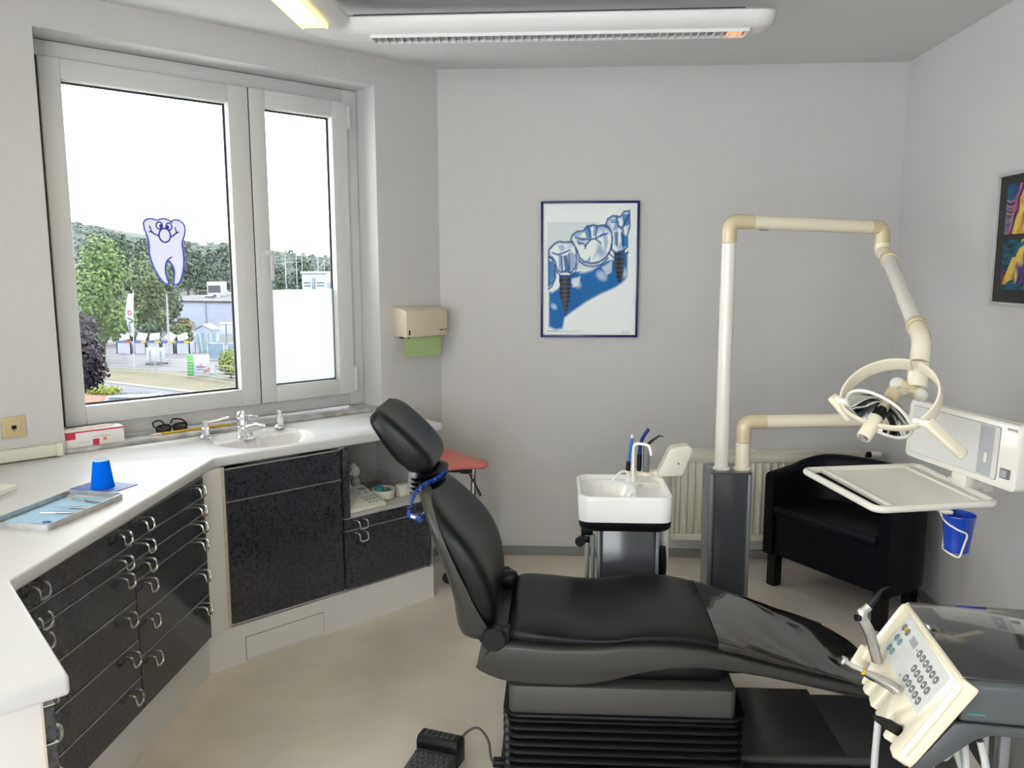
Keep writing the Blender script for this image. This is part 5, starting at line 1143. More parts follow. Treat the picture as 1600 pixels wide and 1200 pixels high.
def poster(u, v):
    c = WHT
    if not (.045 < u < .955): return WHT
    if u > .04 and .14 < v < .50 and u < .60: c = mixc(WHT, PAL, .55)
    if inpoly(u, v, gum):
        d = segd(u, v, gum, True); q = noise.noise(V((u * 5, v * 5, 1.3))) * .5 + .5
        c = mixc(BL1, BL2, q * .7)
        for hx, hy, rx, ry in ((.36, .60, .06, .05), (.63, .545, .07, .05), (.12, .78, .04, .03), (.87, .52, .05, .06)):
            e = ((u - hx - (v - hy) * .5) / rx) ** 2 + ((v - hy) / ry) ** 2
            if e < 1: c = mixc(c, mixc(BL3, WHT, .6), (1 - e) * .9)
        c = mixc(mixc(WHT, BL3, .5), c, min(1, d / .018))
    for P in (imp1, imp2):
        if inpoly(u, v, P):
            k = (math.sin(v * 190 + u * 8) * .5 + .5); c = mixc(srgb(38, 44, 56)[:3], srgb(92, 96, 104)[:3], k * .55 + .25 * math.sin(u * 60))
    for P, sh in ((t0, .3), (t1, 0), (t3, 0), (t2, 0)):
        if inpoly(u, v, P):
            d = segd(u, v, P, True); q = noise.noise(V((u * 9, v * 9, sh * 9 + 4)))
            c = mixc(WHT, mixc(WHT, BL1, .75), max(0, min(1, q * 1.6 - .15)))
            if d < .016: c = mixc(BL1, c, d / .016 * .6)
        d = segd(u, v, P, True)
        if d < .006: c = mixc(INK, c, d / .009)
    for P, cc, k in SHADES:
        if inpoly(u, v, P):
            c = mixc(c, cc, k * min(1, .35 + segd(u, v, P, True) / .012))
    for P, w_ in (([(.10,.37),(.16,.385),(.22,.37),(.29,.35)], .010), ([(.35,.255),(.42,.265),(.50,.27),(.56,.265),(.62,.24),(.69,.225)], .010), ([(.47,.17),(.50,.22),(.51,.27),(.46,.31),(.45,.335)], .012), ([(.58,.17),(.57,.22),(.56,.265),(.62,.30)], .010), ([(.37,.29),(.43,.30),(.46,.325)], .010), ([(.72,.145),(.78,.14)], .006), ([(.78,.10),(.80,.17),(.84,.19),(.88,.13),(.915,.09)], .016), ([(.20,.40),(.21,.51)], .014), ([(.28,.38),(.285,.51)], .016), ([(.79,.22),(.79,.32)], .014), ([(.85,.20),(.86,.33)], .016), ([(.13,.50),(.19,.545),(.29,.555),(.35,.52),(.37,.45)], .011), ([(.13,.46),(.135,.56),(.10,.62),(.06,.645)], .013), ([(.38,.43),(.45,.465),(.53,.475),(.62,.46),(.70,.41)], .009), ([(.70,.37),(.76,.41),(.91,.37)], .010)):
        d = segd(u, v, P)
        if d < w_: c = mixc(BL2, c, (d / w_) ** 1.5)
    if .967 < v < .974 and .045 < u < .42: c = mixc(WHT, INK, .35 if u > .17 else .8)
    if .972 < v < .985 and .84 < u < .93 and math.sin(u * 260) > .2: c = mixc(WHT, INK, .35)
    return c
po = thing('dental_poster', 'blue-framed poster of teeth and implants on the back wall', 'poster', (.166, 4.43, 1.232))
FPO = frame_of((-.094, YB - .006, 1.232), (1, 0, 0), (0, 0, 1), (0, -1, 0))
b = B()
for x0, x1, y0, y1 in ((0, .013, 0, .722), (.509, .522, 0, .722), (.011, .511, 0, .013), (.011, .511, .709, .722)): b.box(x0, x1, y0, y1, -.005, .014, .002)
part('frame', b, M['navy'], po, FPO)
b = B(); b.box(.005, .517, .005, .717, -.005, .003); part('backing', b, M['cardboard'], po, FPO)
sheet('print', po, FPO @ Matrix.Translation(V((.012, .012, .004))), .498, .698, 140, 196, poster)
YEL = srgb(214, 190, 74)[:3]; PUR = srgb(92, 58, 120)[:3]; TEA = srgb(36, 96, 116)[:3]; NAV = srgb(28, 46, 108)[:3]; ROS = srgb(190, 120, 130)[:3]; DK = srgb(22, 28, 34)[:3]; ORG_ = srgb(196, 72, 56)[:3]
def abstract(seed):
    def f(u, v):
        U = u / .19; n1 = noise.noise(V((u * 9, v * 5, seed))); n2 = noise.noise(V((u * 30, v * 4, seed + 4))); n3 = noise.noise(V((u * 14, v * 12, seed + 9)))
        cl_ = lambda t: max(0, min(1, t))
        if seed < 2:
            k = U - (1.02 - .62 * v) + .10 * n1
            c = mixc(NAV, TEA, cl_(.5 + n3))
            if v > .60 and U < .62 - (1.0 - v) * .55 + .25: c = mixc(srgb(118, 122, 140)[:3], srgb(60, 70, 92)[:3], cl_(.4 + n3))
            for q in (.30, .40, .47, .55):
                if abs(v - q - .05 * math.sin(U * 5)) < .014 and U < .8: c = ROS
            if k > -.22: c = mixc(ORG_, ROS, cl_(.4 + n2))
            if k > -.10: c = mixc(NAV, PUR, cl_(.35 + n2))
            if k > .08: c = mixc(YEL, ORG_, cl_(.1 + n2 * .9))
            if k > .42: c = mixc(srgb(160, 90, 60)[:3], YEL, cl_(.4 + n2))
        else:
            k = U - (.95 - .95 * v) - (.30 if v < .35 else .10) + .08 * n1
            c = mixc(TEA, DK, cl_(.45 + n3))
            if v > .62: c = mixc(c, srgb(120, 50, 70)[:3], cl_(1 - U * 2.2) * .8)
            if k > -.06: c = mixc(YEL, ORG_, cl_(n2 * .7))
            if k > -.06 and abs(v - .36 + U * .22) < .05: c = TEA
            if k > .32: c = mixc(PUR, YEL, cl_(.42 + n2 * 1.2))
            if k > .75: c = mixc(NAV, PUR, cl_(.4 + n2))
            if v > .86 + .05 * math.sin(U * 7): c = mixc(TEA, DK, cl_(.35 + n3))
        return c
    return f
pr_ = thing('abstract_picture', 'silver-framed picture with two colourful abstract prints on the right wall', 'picture', (XR - .02, 3.1, 1.453))
FPR = frame_of((XR - .005, 3.452, 1.4535), (0, -1, 0), (0, 0, 1), (-1, 0, 0))
b = B()
for x0, x1, y0, y1 in ((0, .011, 0, .512), (.709, .72, 0, .512), (.009, .711, 0, .011), (.009, .711, .501, .512)): b.box(x0, x1, y0, y1, -.004, .018, .002)
part('frame', b, M['silverframe'], pr_, FPR)
b = B(); b.box(.006, .714, .006, .506, -.004, .006); part('mat_board', b, M['matboard'], pr_, FPR)
sheet('print', pr_, FPR @ Matrix.Translation(V((.065, .275, .0075))), .59, .192, 120, 44, abstract(1.0))
sheet('print', pr_, FPR @ Matrix.Translation(V((.065, .062, .0075))), .59, .192, 120, 44, abstract(4.0))
# ================================================================ outside
GZ = -4.4
def leafmat(name, c1, c2):
    c1 = tuple(.82 * q for q in c1); c2 = tuple(.82 * q for q in c2); m = mat(name, c1, 0.6, col2=c2, noise_scale=.9, detail=5, ramp=(.3, .7), spec=.2); return m
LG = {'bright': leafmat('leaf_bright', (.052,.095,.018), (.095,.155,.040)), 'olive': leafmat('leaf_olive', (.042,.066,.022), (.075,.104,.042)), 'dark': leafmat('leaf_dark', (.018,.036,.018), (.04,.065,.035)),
      'hazy': leafmat('leaf_haze_tint', (.040,.058,.044), (.070,.092,.072)), 'far': leafmat('leaf_far_haze_tint', (.048,.064,.056), (.080,.100,.088)), 'plum': leafmat('leaf_plum', (.007,.005,.008), (.020,.013,.021)), 'gold': leafmat('leaf_gold', (.12,.09,.04), (.19,.15,.08)),  # hazy and far: distance haze painted into the leaf colour
      'yellow': leafmat('leaf_yellow', (.08,.12,.015), (.19,.22,.05))}
M['bark'] = mat('bark', (.04, .033, .026), .9)
M['asphalt'] = mat('asphalt', (.052, .055, .066), .8, noise_amt=.15, noise_scale=1.5)
M['paving'] = mat('yard_paving', (.058, .059, .064), .85, noise_amt=.2, noise_scale=.6)
M['drygrass'] = mat('dry_grass', (.078, .058, .034), .9, col2=(.045, .052, .024), noise_scale=.55, detail=6)
M['ground'] = mat('far_ground', (.05, .07, .035), .9)
M['kerb'] = mat('kerb', (.16, .16, .16), .8)
M['mulch'] = mat('mulch', (.11, .05, .03), .9, noise_amt=.4, noise_scale=6)
M['hallwall'] = mat('hall_cladding', (.21, .235, .31), .5)
M['hallroof'] = mat('hall_roof', (.028, .029, .033), .8, noise_amt=.3, noise_scale=.4)
M['whitemetal'] = mat('white_metal', (.24, .255, .285), .5)
M['galv'] = mat('galvanised', (.15, .16, .165), .5)
M['extwhite'] = mat('white_panel', (.22, .235, .27), .5)
M['extgreen'] = mat('green_panel', (.03, .16, .03), .5)
M['extblue'] = mat('blue_panel', (.012, .05, .16), .5)
M['extred'] = mat('red_panel', (.22, .02, .03), .5)
M['extyel'] = mat('yellow_panel', (.30, .22, .01), .5)
M['stone'] = mat('stone_fill', (.15, .125, .10), .8, noise_amt=.3, noise_scale=5)
M['carpaint'] = mat('car_paint', (.07, .10, .14), .2, coat=.6)
M['carglass'] = mat('car_glass', (.10, .14, .19), .08)
M['hillgreen'] = mat('hillside', (.030, .042, .030), .95)
def leaves(b, blobs, n, size, rnd):
    """n leaf cards on the surface of ellipsoid blobs [(centre, radii)]"""
    bm = b.bm; tot = sum(r[0] * r[2] for c, r in blobs)
    for c, r in blobs:
        for i in range(int(n * r[0] * r[2] / tot)):
            d = V((rnd.gauss(0, 1), rnd.gauss(0, 1), rnd.gauss(0, 1))).normalized(); k = rnd.uniform(.62, 1.04)
            p = V((c[0] + d.x * r[0] * k, c[1] + d.y * r[1] * k, c[2] + d.z * r[2] * k))
            n_ = (d + V((rnd.uniform(-.7, .7), rnd.uniform(-.7, .7), rnd.uniform(-.2, .9)))).normalized(); x = n_.orthogonal().normalized(); y = n_.cross(x)
            a = rnd.uniform(0, 6.28); s_ = size * rnd.uniform(.6, 1.3); u = (x * math.cos(a) + y * math.sin(a)) * s_; v = (-x * math.sin(a) + y * math.cos(a)) * s_ * .6
            bm.faces.new([bm.verts.new(p - u), bm.verts.new(p + v), bm.verts.new(p + u), bm.verts.new(p - v)])
def tree(name, label, x, y, zt, zb, r, lm, seed, n=2600, size=.16, conifer=False, group=None, core=True):
    rnd = random.Random(seed); t = thing(name, label, 'bush' if name.endswith(('bush', 'shrub')) else 'tree', (x, y, GZ), group)
    H = zt - zb; blobs = []
    if conifer:
        for k in range(7):
            f = k / 6; blobs.append(((x + rnd.uniform(-.1, .1) * r, y, zb + H * (.06 + .86 * f)), (r * (1 - f) ** .8 + .12 * r, r * (1 - f) ** .8 + .12 * r, H * .10)))
    else:
        for k in range(11):
            a = rnd.uniform(0, 6.28); q = rnd.uniform(.15, .62); f = rnd.uniform(.22, .84)
            wid = math.sin(PI * min(1, f * .8 + .22)) ** .6
            rr_ = r * rnd.uniform(.36, .55); blobs.append(((x + r * q * wid * math.cos(a), y + r * q * wid * math.sin(a), zb + H * f), (rr_, rr_, min(rr_ * .9, H * .22))))
        blobs.append(((x, y, zb + H * .5), (r * .62, r * .62, H * .40))); blobs.append(((x + rnd.uniform(-.2, .2) * r, y, zt - H * .17), (r * .45, r * .45, H * .16)))
    b = B(); leaves(b, blobs, n, size, rnd)
    o = part('crown', b, lm, t, smooth=False)
    b = B(); b.tube([(x, y, GZ if zb > GZ else zb - .3), (x + .05 * r, y, zb + H * .2), (x, y, zb + H * .75)], [max(.08, r * .08), max(.06, r * .06), .03], 8)
    for k in range(4):
        c = blobs[k % len(blobs)][0]; b.tube([(x, y, zb + H * (.15 + .1 * k)), c], [.05 * r, .015 * r], 6)
    part('trunk', b, M['bark'], t); return t
tree('leafy_tree', 'bright green tree at the left edge of the window view', -30.0, 52.0, 4.1, -4.0, 2.7, LG['bright'], 1, 5200, .15)
tree('leafy_tree', 'olive green tree behind the white flag', -34.4, 66.0, 3.2, -4.3, 2.7, LG['olive'], 2, 4200, .17)
tree('leafy_tree', 'tall dark tree rising above the bright green tree', -48.2, 88.0, 5.8, -3.0, 2.9, LG['dark'], 3, 3600, .22)
tree('leafy_tree', 'dark olive tree below the tooth decal, left of the lamp post', -37.2, 74.0, 3.0, -4.4, 2.7, LG['olive'], 4, 4200, .19)
tree('conifer', 'narrow dark conifer right of the tooth decal', -55.3, 125.0, 4.2, -3.5, 1.5, LG['dark'], 5, 1800, .26, True)
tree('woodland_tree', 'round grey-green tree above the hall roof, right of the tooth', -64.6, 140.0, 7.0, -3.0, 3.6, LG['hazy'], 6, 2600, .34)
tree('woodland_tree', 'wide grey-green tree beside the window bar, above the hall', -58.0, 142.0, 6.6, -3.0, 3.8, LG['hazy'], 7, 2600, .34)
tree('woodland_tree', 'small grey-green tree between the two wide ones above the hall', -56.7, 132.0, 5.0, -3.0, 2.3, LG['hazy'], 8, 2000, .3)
tree('woodland_tree', 'dark tree hidden behind the legs of the tooth decal', -58.0, 120.0, 5.3, -3.0, 3.2, LG['olive'], 9, 2600, .3)
tree('leafy_tree', 'dark tree between the bright green tree and the flag', -38.5, 78.0, 1.2, -4.3, 2.4, LG['dark'], 31, 2600, .18)
tree('leafy_tree', 'mid green tree low behind the street lamp', -42.8, 81.0, -.2, -4.3, 1.8, LG['olive'], 33, 2400, .17)
for i_, (x_, r_, h_) in enumerate(((-36.8, 1.25, 2.0), (-34.5, .95, 2.2), (-32.2, 1.25, 1.9), (-29.9, 1.15, 1.8))):
    tree('leafy_bush', 'dark green bush behind the display bins, %s from the left' % ('first', 'second', 'third', 'fourth')[i_], x_, 63.0, GZ + h_, GZ + .1, r_, LG['olive' if i_ % 2 else 'dark'], 40 + i_, 1500, .14, group='bushes behind the display bins')
tree('golden_bush', 'golden brown bush in front of the pale hall wall', -37.6, 80.0, -3.1, -5.0, 1.4, LG['gold'], 10, 1500, .13)
tree('leafy_tree', 'round pale green tree in the middle of the narrow pane', -37.9, 120.0, 3.6, -3.0, 1.9, LG['hazy'], 11, 1800, .24)
tree('leafy_tree', 'pale tree beside the window handle in the narrow pane', -42.8, 125.0, 2.6, -3.0, 2.2, LG['hazy'], 12, 1800, .24)
tree('leafy_tree', 'pale tree at the right edge of the narrow pane', -35.8, 128.0, 2.8, -3.0, 2.4, LG['hazy'], 13, 1800, .24)
tree('leafy_bush', 'small dark bush just above the frosted film, by the handle', -39.9, 116.0, .15, -3.2, 1.25, LG['dark'], 14, 1000, .14)
tree('plum_shrub', 'dark purple shrub at the lower left of the window view', -16.55, 27.0, .25, -2.9, 1.40, LG['plum'], 15, 6500, .085)
tree('fence_bush', 'yellow-green bush behind the wire fence', -18.0, 43.7, -2.75, -4.3, 1.05, LG['yellow'], 16, 2200, .08)
tree('woodland_tree', 'grey-green tree half hidden by the centre bar of the window', -50.8, 130.0, 4.6, -3.0, 2.5, LG['hazy'], 17, 1800, .3)
tree('woodland_tree', 'dark olive tree between the dark tree and tooth decal', -53.9, 105.0, 5.9, -3.0, 3.0, LG['dark'], 18, 3000, .28)
# hill with treetops
HP = [(-190,20.0),(-165,18.2),(-151.8,17.1),(-142.3,15.7),(-131.9,12.6),(-119.6,9.9),(-108.2,9.5),(-94.0,8.7),(-83.7,6.9),(-74.3,5.7),(-63.1,4.4),(-46.3,3.8),(-10,3.4),(40,3)]
b = B(); rg = []
for i in range(181):
    x = -190 + 230 * i / 180; z = [p for p in HP]; 
    for a, c in zip(HP, HP[1:]):
        if a[0] <= x <= c[0]: zz_ = a[1] + (c[1] - a[1]) * (x - a[0]) / (c[0] - a[0]); break
    row = []
    for j, (yy, f) in enumerate(((150, -.02), (165, .05), (185, .35), (200, .62), (215, .85), (228, .97), (235, 1.0), (250, 1.02), (290, .9), (330, 0))):
        nz = noise.noise(V((x * .22, yy * .22, 1))) * 1.5 + noise.noise(V((x * .55, yy * .5, 4))) * .8 if 0 < j < 9 else 0
        row.append(V((x, yy, GZ + (zz_ - GZ - 1.2) * f + nz * min(1, f * 2))))
    rg.append(row)
b.loft(rg, cap=False, close=False); struct('hill', b, M['hillgreen'])
rnd = random.Random(78); b = B(); bm = b.bm
for i in range(15000):
    x = rnd.uniform(-165, -40); f = rnd.uniform(.25, .99); yy = 150 + 85 * f
    for a, c in zip(HP, HP[1:]):
        if a[0] <= x <= c[0]: zz_ = a[1] + (c[1] - a[1]) * (x - a[0]) / (c[0] - a[0]); break
    k_ = noise.noise(V((x * .22, yy * .22, 1))) * 1.5 + noise.noise(V((x * .55, yy * .5, 4))) * 1.0
    ff = 0 if f < .05 else f ** .9
    p = V((x, yy, GZ + (zz_ - GZ - 1.0) * (.02 + .98 * ff) + k_ + rnd.uniform(-.5, 1.2)))
    n_ = V((rnd.uniform(-.6, .6), rnd.uniform(-1, -.1), rnd.uniform(.1, 1))).normalized(); xx = n_.orthogonal().normalized(); y_ = n_.cross(xx); s_ = rnd.uniform(.5, 1.05)
    bm.faces.new([bm.verts.new(p - xx * s_), bm.verts.new(p + y_ * s_ * .7), bm.verts.new(p + xx * s_), bm.verts.new(p - y_ * s_ * .7)])
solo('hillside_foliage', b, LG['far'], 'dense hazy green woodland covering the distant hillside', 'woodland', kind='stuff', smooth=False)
rnd = random.Random(77)
k = 0; x = -150.0
ords = ['first', 'second', 'third', 'fourth', 'fifth', 'sixth', 'seventh', 'eighth', 'ninth', 'tenth', 'eleventh', 'twelfth', 'thirteenth', 'fourteenth', 'fifteenth', 'sixteenth', 'seventeenth', 'eighteenth', 'nineteenth', 'twentieth', 'twenty-first', 'twenty-second', 'twenty-third', 'twenty-fourth']
while x < -50 and k < 24:
    for a, c in zip(HP, HP[1:]):
        if a[0] <= x <= c[0]: zz_ = a[1] + (c[1] - a[1]) * (x - a[0]) / (c[0] - a[0]); break
    r_ = rnd.uniform(2.0, 3.2); zc = zz_ + rnd.uniform(-.4, .9)
    t = thing('ridge_tree', 'hazy tree on the distant ridge, %s from the left' % ords[k], 'tree', (x, 236, zc - 5), 'trees along the distant ridge')
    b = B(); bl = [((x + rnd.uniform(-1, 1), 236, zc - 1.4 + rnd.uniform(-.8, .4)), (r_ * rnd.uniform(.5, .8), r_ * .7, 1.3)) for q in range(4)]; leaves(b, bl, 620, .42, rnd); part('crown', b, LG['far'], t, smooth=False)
    b = B(); b.tube([(x, 236, zc - 5), (x, 236, zc - 1)], [.3, .15], 6); part('trunk', b, M['bark'], t)
    x += r_ * rnd.uniform(2.4, 2.8); k += 1
# ground planes
b = B(); b.box(-260, 120, 6, 340, GZ - .5, GZ - .06); struct('ground', b, M['ground'])
b = B(); b.prism([V((-60, 60, GZ - .05)), V((-36, 50.5, GZ - .05)), V((-25.9, 48.0, GZ - .05)), V((-5, 41.5, GZ - .05)), V((-5, 86, GZ - .05)), V((-60, 100, GZ - .05))], (0, 0, .05)); struct('ground_yard', b, M['paving'])
b = B(); b.prism([V((-46, 49.5, GZ - .05)), V((-24.9, 42.5, GZ - .05)), V((-17.1, 38.3, GZ - .05)), V((0, 30.0, GZ - .05)), V((0, 39.6, GZ - .05)), V((-19, 45.0, GZ - .05)), V((-26.2, 48.4, GZ - .05)), V((-46, 53.6, GZ - .05))], (0, 0, .07)); struct('ground_verge', b, M['drygrass'])
b = B(); b.prism([V((-46, 49.4, GZ - .05)), V((-24.9, 42.4, GZ - .05)), V((-17.1, 38.2, GZ - .05)), V((0, 29.9, GZ - .05)), V((0, 18, GZ - .05)), V((-60, 40, GZ - .05))], (0, 0, .055)); struct('road', b, M['asphalt'])
b = B(); b.tube([(-46, 49.45, GZ + .02), (-24.9, 42.45, GZ + .02), (-17.1, 38.25, GZ + .02), (0, 29.95, GZ + .02)], .09, 6); struct('kerb', b, M['kerb'])
b = B(); b.tube([(-46, 44.1, GZ + .012), (-24.4, 37.4, GZ + .012), (-15, 32.6, GZ + .012)], .05, 4); struct('road_line', b, M['whitemetal'])
# planting bed below the window
bed = thing('planting_bed', 'red mulch bed with low green plants at the road corner', 'planting bed', (-20.5, 35.3, GZ))
b = B(); b.prism([V((-24.5, 36.5, GZ)), V((-22.0, 38.2, GZ)), V((-19.6, 36.3, GZ)), V((-19.0, 34.0, GZ)), V((-22, 32.5, GZ))], (0, 0, .22), .03); part('soil', b, M['mulch'], bed)
b = B(); rnd = random.Random(5); leaves(b, [((-23.2 + .55 * k, 37.0 + .16 * k * (1 if k < 3 else -.2), GZ + .38), (.5, .45, .26)) for k in range(5)], 2000, .07, rnd); part('low_plants', b, LG['yellow'], bed, smooth=False)
b = B(); b.tube([(-24.5, 36.5, GZ + .1), (-22.0, 38.25, GZ + .1), (-19.55, 36.35, GZ + .1), (-18.9, 34.0, GZ + .1)], .09, 6); part('edging', b, M['kerb'], bed)
# fence
fn = thing('wire_fence', 'galvanised wire fence along the dry verge by the road', 'fence', (-21, 44, GZ))
fp = [V((-30.5, 47.8, GZ)), V((-26.6, 46.5, GZ)), V((-23.2, 45.6, GZ)), V((-20.0, 43.6, GZ)), V((-18.3, 42.4, GZ)), V((-16.7, 41.2, GZ)), V((-14.6, 39.8, GZ))]
pbm = B(); pbm.tube([(0, 0, 0), (0, 0, 1.02)], .03, 8); PBM = pbm.mesh('post')
for p in fp: inst('post', PBM, M['galv'], fn, Matrix.Translation(p))
for k in range(6):
    b = B(); b.tube([p + V((0, 0, .12 + k * .17)) for p in fp], .013, 4); part('wire', b, M['galv'], fn)
# hall
ha = thing('industrial_hall', 'low pale grey hall with flat dark roof and roof units', 'building', (-40, 95, GZ))
b = B(); b.prism([V((-44.2, 86, GZ)), V((-20, 80, GZ)), V((-20, 84, GZ)), V((-31, 104, GZ)), V((-47.0, 104, GZ))], (0, 0, 2.62)); part('wall', b, M['hallwall'], ha, smooth=False)
b = B(); b.prism([V((-44.4, 85.8, GZ + 2.62)), V((-19.8, 79.8, GZ + 2.62)), V((-19.8, 84, GZ + 2.62)), V((-31, 104.2, GZ + 2.62)), V((-47.2, 104.2, GZ + 2.62))], (0, 0, .12)); part('roof', b, M['hallroof'], ha, smooth=False)
pbm = B(); pbm.tube([(0, 0, 0), (0, 0, 2.6)], .05, 6); PM = pbm.mesh('downpipe')
for x in (-43.5, -40.3, -37.0, -33.6): inst('downpipe', PM, M['galv'], ha, Matrix.Translation(V((x, 86 + (x + 44.2) * -.248 - .06, GZ))))
for (x0, x1, y, z0, z1, d) in ((-42.8, -40.95, 98, -1.66, .1, 1.6), (-40.6, -39.3, 92, -1.66, -1.35, .8), (-39.6, -38.95, 92, -1.66, -1.1, .7), (-44.0, -41.6, 101, -1.66, -1.25, 1.5), (-39.3, -37.4, 101, -1.66, -.8, 1.4)):
    b = B(); b.box(x0, x1, y, y + d, z0, z1, .05); u = part('roof_unit', b, M['whitemetal'], ha)
    b = B(); b.box(x0 + .15, x1 - .15, y - .02, y + .02, z0 + (z1 - z0) * .25, z0 + (z1 - z0) * .75); part('vent', b, M['hallroof'], u)
b = B()
b.tube([(-46.5, 103.7, -1.05), (-31.5, 103.7, -1.05)], .025, 5)
for k in range(6): b.tube([(-46.5 + 3 * k, 103.7, -1.7), (-46.5 + 3 * k, 103.7, -1.0)], .025, 5)
part('roof_railing', b, M['galv'], ha)
def house(name, label, x0, x1, y, z0, z1, dep, wallm, roofm, win_rows):
    h = thing(name, label, 'building', ((x0 + x1) / 2, y, z0))
    b = B(); b.box(x0, x1, y, y + dep, z0, z1); part('wall', b, wallm, h, smooth=False)
    b = B(); b.box(x0 - .12, x1 + .12, y - .15, y + dep + .1, z1, z1 + .28, .02); part('roof', b, roofm, h)
    for (a, c, e, f) in win_rows:
        b = B(); b.box(a, c, y - .04, y + .02, e, f); w_ = part('window', b, M['hallroof'], h)
        b = B(); b.box(a + .05, c - .05, y - .06, y - .03, e + .05, f - .05); part('pane', b, M['carglass'], w_)
    return h
house('white_building', 'pale white building at the back, right of the tooth decal', -64.9, -58.5, 150, -3.5, .25, 6, M['whitemetal'], M['extwhite'], [(-64.2, -63.2, -1.6, -.8), (-62.4, -61.4, -1.6, -.8), (-60.6, -59.6, -1.6, -.8)])
house('white_block', 'white block building with a dark gap in the narrow pane', -34.75, -31.5, 110, -3.5, 1.0, 4, M['whitemetal'], M['extwhite'], [(-33.35, -32.95, -1.1, .35), (-34.5, -33.6, -.3, -.15), (-32.7, -31.7, -.3, -.15), (-34.5, -33.6, -.7, -.55), (-32.7, -31.7, -.7, -.55)])
house('small_house', 'small pale house beside the handle in the narrow pane', -45.9, -44.1, 130, -3.0, .3, 3, M['whitemetal'], M['extwhite'], [(-45.4, -44.8, -.5, 0)])
house('grey_depot', 'low grey building at the right edge of the narrow pane', -31.0, -27.5, 112, -3.5, -.2, 4, M['hallwall'], M['hallroof'], [(-30.7, -30.1, -1.0, -.5), (-29.8, -29.2, -1.0, -.5)])
# shed
sh = thing('garden_shed', 'small blue-grey garden shed with gabled roof in the yard', 'shed', (-29.3, 66.5, GZ))
b = B(); b.prism([V((-30.1, 66, GZ)), V((-28.6, 66, GZ)), V((-28.6, 66, -3.35)), V((-29.35, 66, -3.0)), V((-30.1, 66, -3.35))], (0, 1.4, 0)); part('wall', b, M['hallwall'], sh, smooth=False)
b = B(); b.prism([V((-30.25, 65.9, -3.42)), V((-29.35, 65.9, -2.98)), V((-28.45, 65.9, -3.42)), V((-28.45, 65.9, -3.34)), V((-29.35, 65.9, -2.9)), V((-30.25, 65.9, -3.34))], (0, 1.6, 0)); part('roof', b, M['galv'], sh, smooth=False)
b = B(); b.box(-29.65, -29.1, 65.97, 66.0, GZ, -3.55); part('door', b, M['extwhite'], sh)
# stone display bins
cols = ['extred', 'extyel', 'extblue', 'extblue', 'extyel']; labs = ['display bin with a red edge, nearest the flag', 'display bin second from the flag, with a yellow corner', 'display bin behind the white board', 'display bin between white board and lamp post', 'display bin right of the lamp post']
for i, (x0, x1) in enumerate([(-31.8, -30.72), (-30.5, -29.62), (-29.55, -28.55), (-28.45, -27.55), (-27.4, -26.4)]):
    t = thing('stone_bin', labs[i], 'bin', ((x0 + x1) / 2, 57.4, GZ), 'stone display bins in the yard')
    b = B(); b.box(x0, x1, 57, 57.08, GZ, -3.62); b.box(x0, x0 + .07, 57, 58, GZ, -3.62); b.box(x1 - .07, x1, 57, 58, GZ, -3.62); b.box(x0, x1, 57.92, 58, GZ, -3.62); part('walls', b, M['extwhite'], t)
    b = B(); b.box(x0 + .07, x1 - .07, 57.08, 57.92, GZ, -3.72, .03); part('filling', b, M['stone'], t)
    b = B(); b.box(x0, x0 + (x1 - x0) * .62, 56.97, 57.02, -3.62, -3.47); part('edge_board', b, M['extblue'], t)
    b = B(); b.box(x0 + (x1 - x0) * .62, x1, 56.97, 57.02, -3.62, -3.47); part('end_board', b, M['extred' if i == 0 else 'extyel'], t)
    b = B(); b.box(-.42, .30, -.03, .03, 0, .55, mtx=Matrix.Translation(V(((x0 + x1) / 2, 57.3, -3.45))) @ Matrix.Rotation(R(-28), 4, 'X') @ Matrix.Rotation(R((-12, 8, -6, 26, -20)[i]), 4, 'Y')); part('sample_panel', b, M['extwhite'], t)
# leaning panels and pallets
for i in range(4):
    t = thing('leaning_panel', ('first', 'second', 'third', 'fourth')[i] + ' of four green-edged panels leaning in the yard, from the left', 'panel', (-26.05 + i * .34, 58.0, GZ), 'panels leaning in the yard')
    mt = Matrix.Translation(V((-26.05 + i * .34, 58.0, GZ + .02))) @ Matrix.Rotation(R(-14 + i * 3), 4, 'Y') @ Matrix.Rotation(R(-16), 4, 'X')
    b = B(); b.box(-.13, .13, -.03, .03, 0, 1.40); part('sheet', b, M['carglass'], t, mt)
    b = B(); b.box(-.15, -.125, -.035, .035, 0, 1.42); b.box(.125, .15, -.035, .035, 0, 1.42); b.box(-.15, .15, -.035, .035, 1.40, 1.43); part('edge', b, M['extgreen'] if i % 2 else M['whitemetal'], t, mt)
for i in range(3):
    x0 = -27.1 + i * .56
    t = thing('bulk_bag', ('left', 'middle', 'right')[i] + ' one of three white-topped bulk bags below the hall wall', 'bag', (x0 + .25, 64.3, GZ), 'bulk bags below the hall')
    b = B(); b.box(x0, x0 + .5, 64, 64.6, GZ + .75, -2.78, .06, 3); part('bag_body', b, M['hallwall'], t)
    b = B(); b.box(x0 - .02, x0 + .52, 63.98, 64.62, -2.84, -2.62, .08, 3); part('cover', b, M['extwhite'], t)
    b = B(); b.box(x0 - .01, x0 + .51, 63.98, 64.62, GZ, GZ + .76); part('pallet_stack', b, M['galv'], t)
wt2 = thing('glass_crate', 'white-framed glass crate in front of the bulk bags', 'crate', (-22.6, 53, GZ))
for x in (-23.35, -22.0):
    b = B()
    for z in (-4.38, -3.3): b.box(x, x + 1.15, 53, 53.06, z, z + .06)
    for xx in (x, x + 1.1): b.box(xx, xx + .06, 53, 53.06, GZ, -3.24)
    f = part('frame', b, M['extwhite'], wt2); b = B(); b.box(x + .06, x + 1.1, 53.02, 53.04, -4.32, -3.3); part('pane', b, M['carglass'], f)
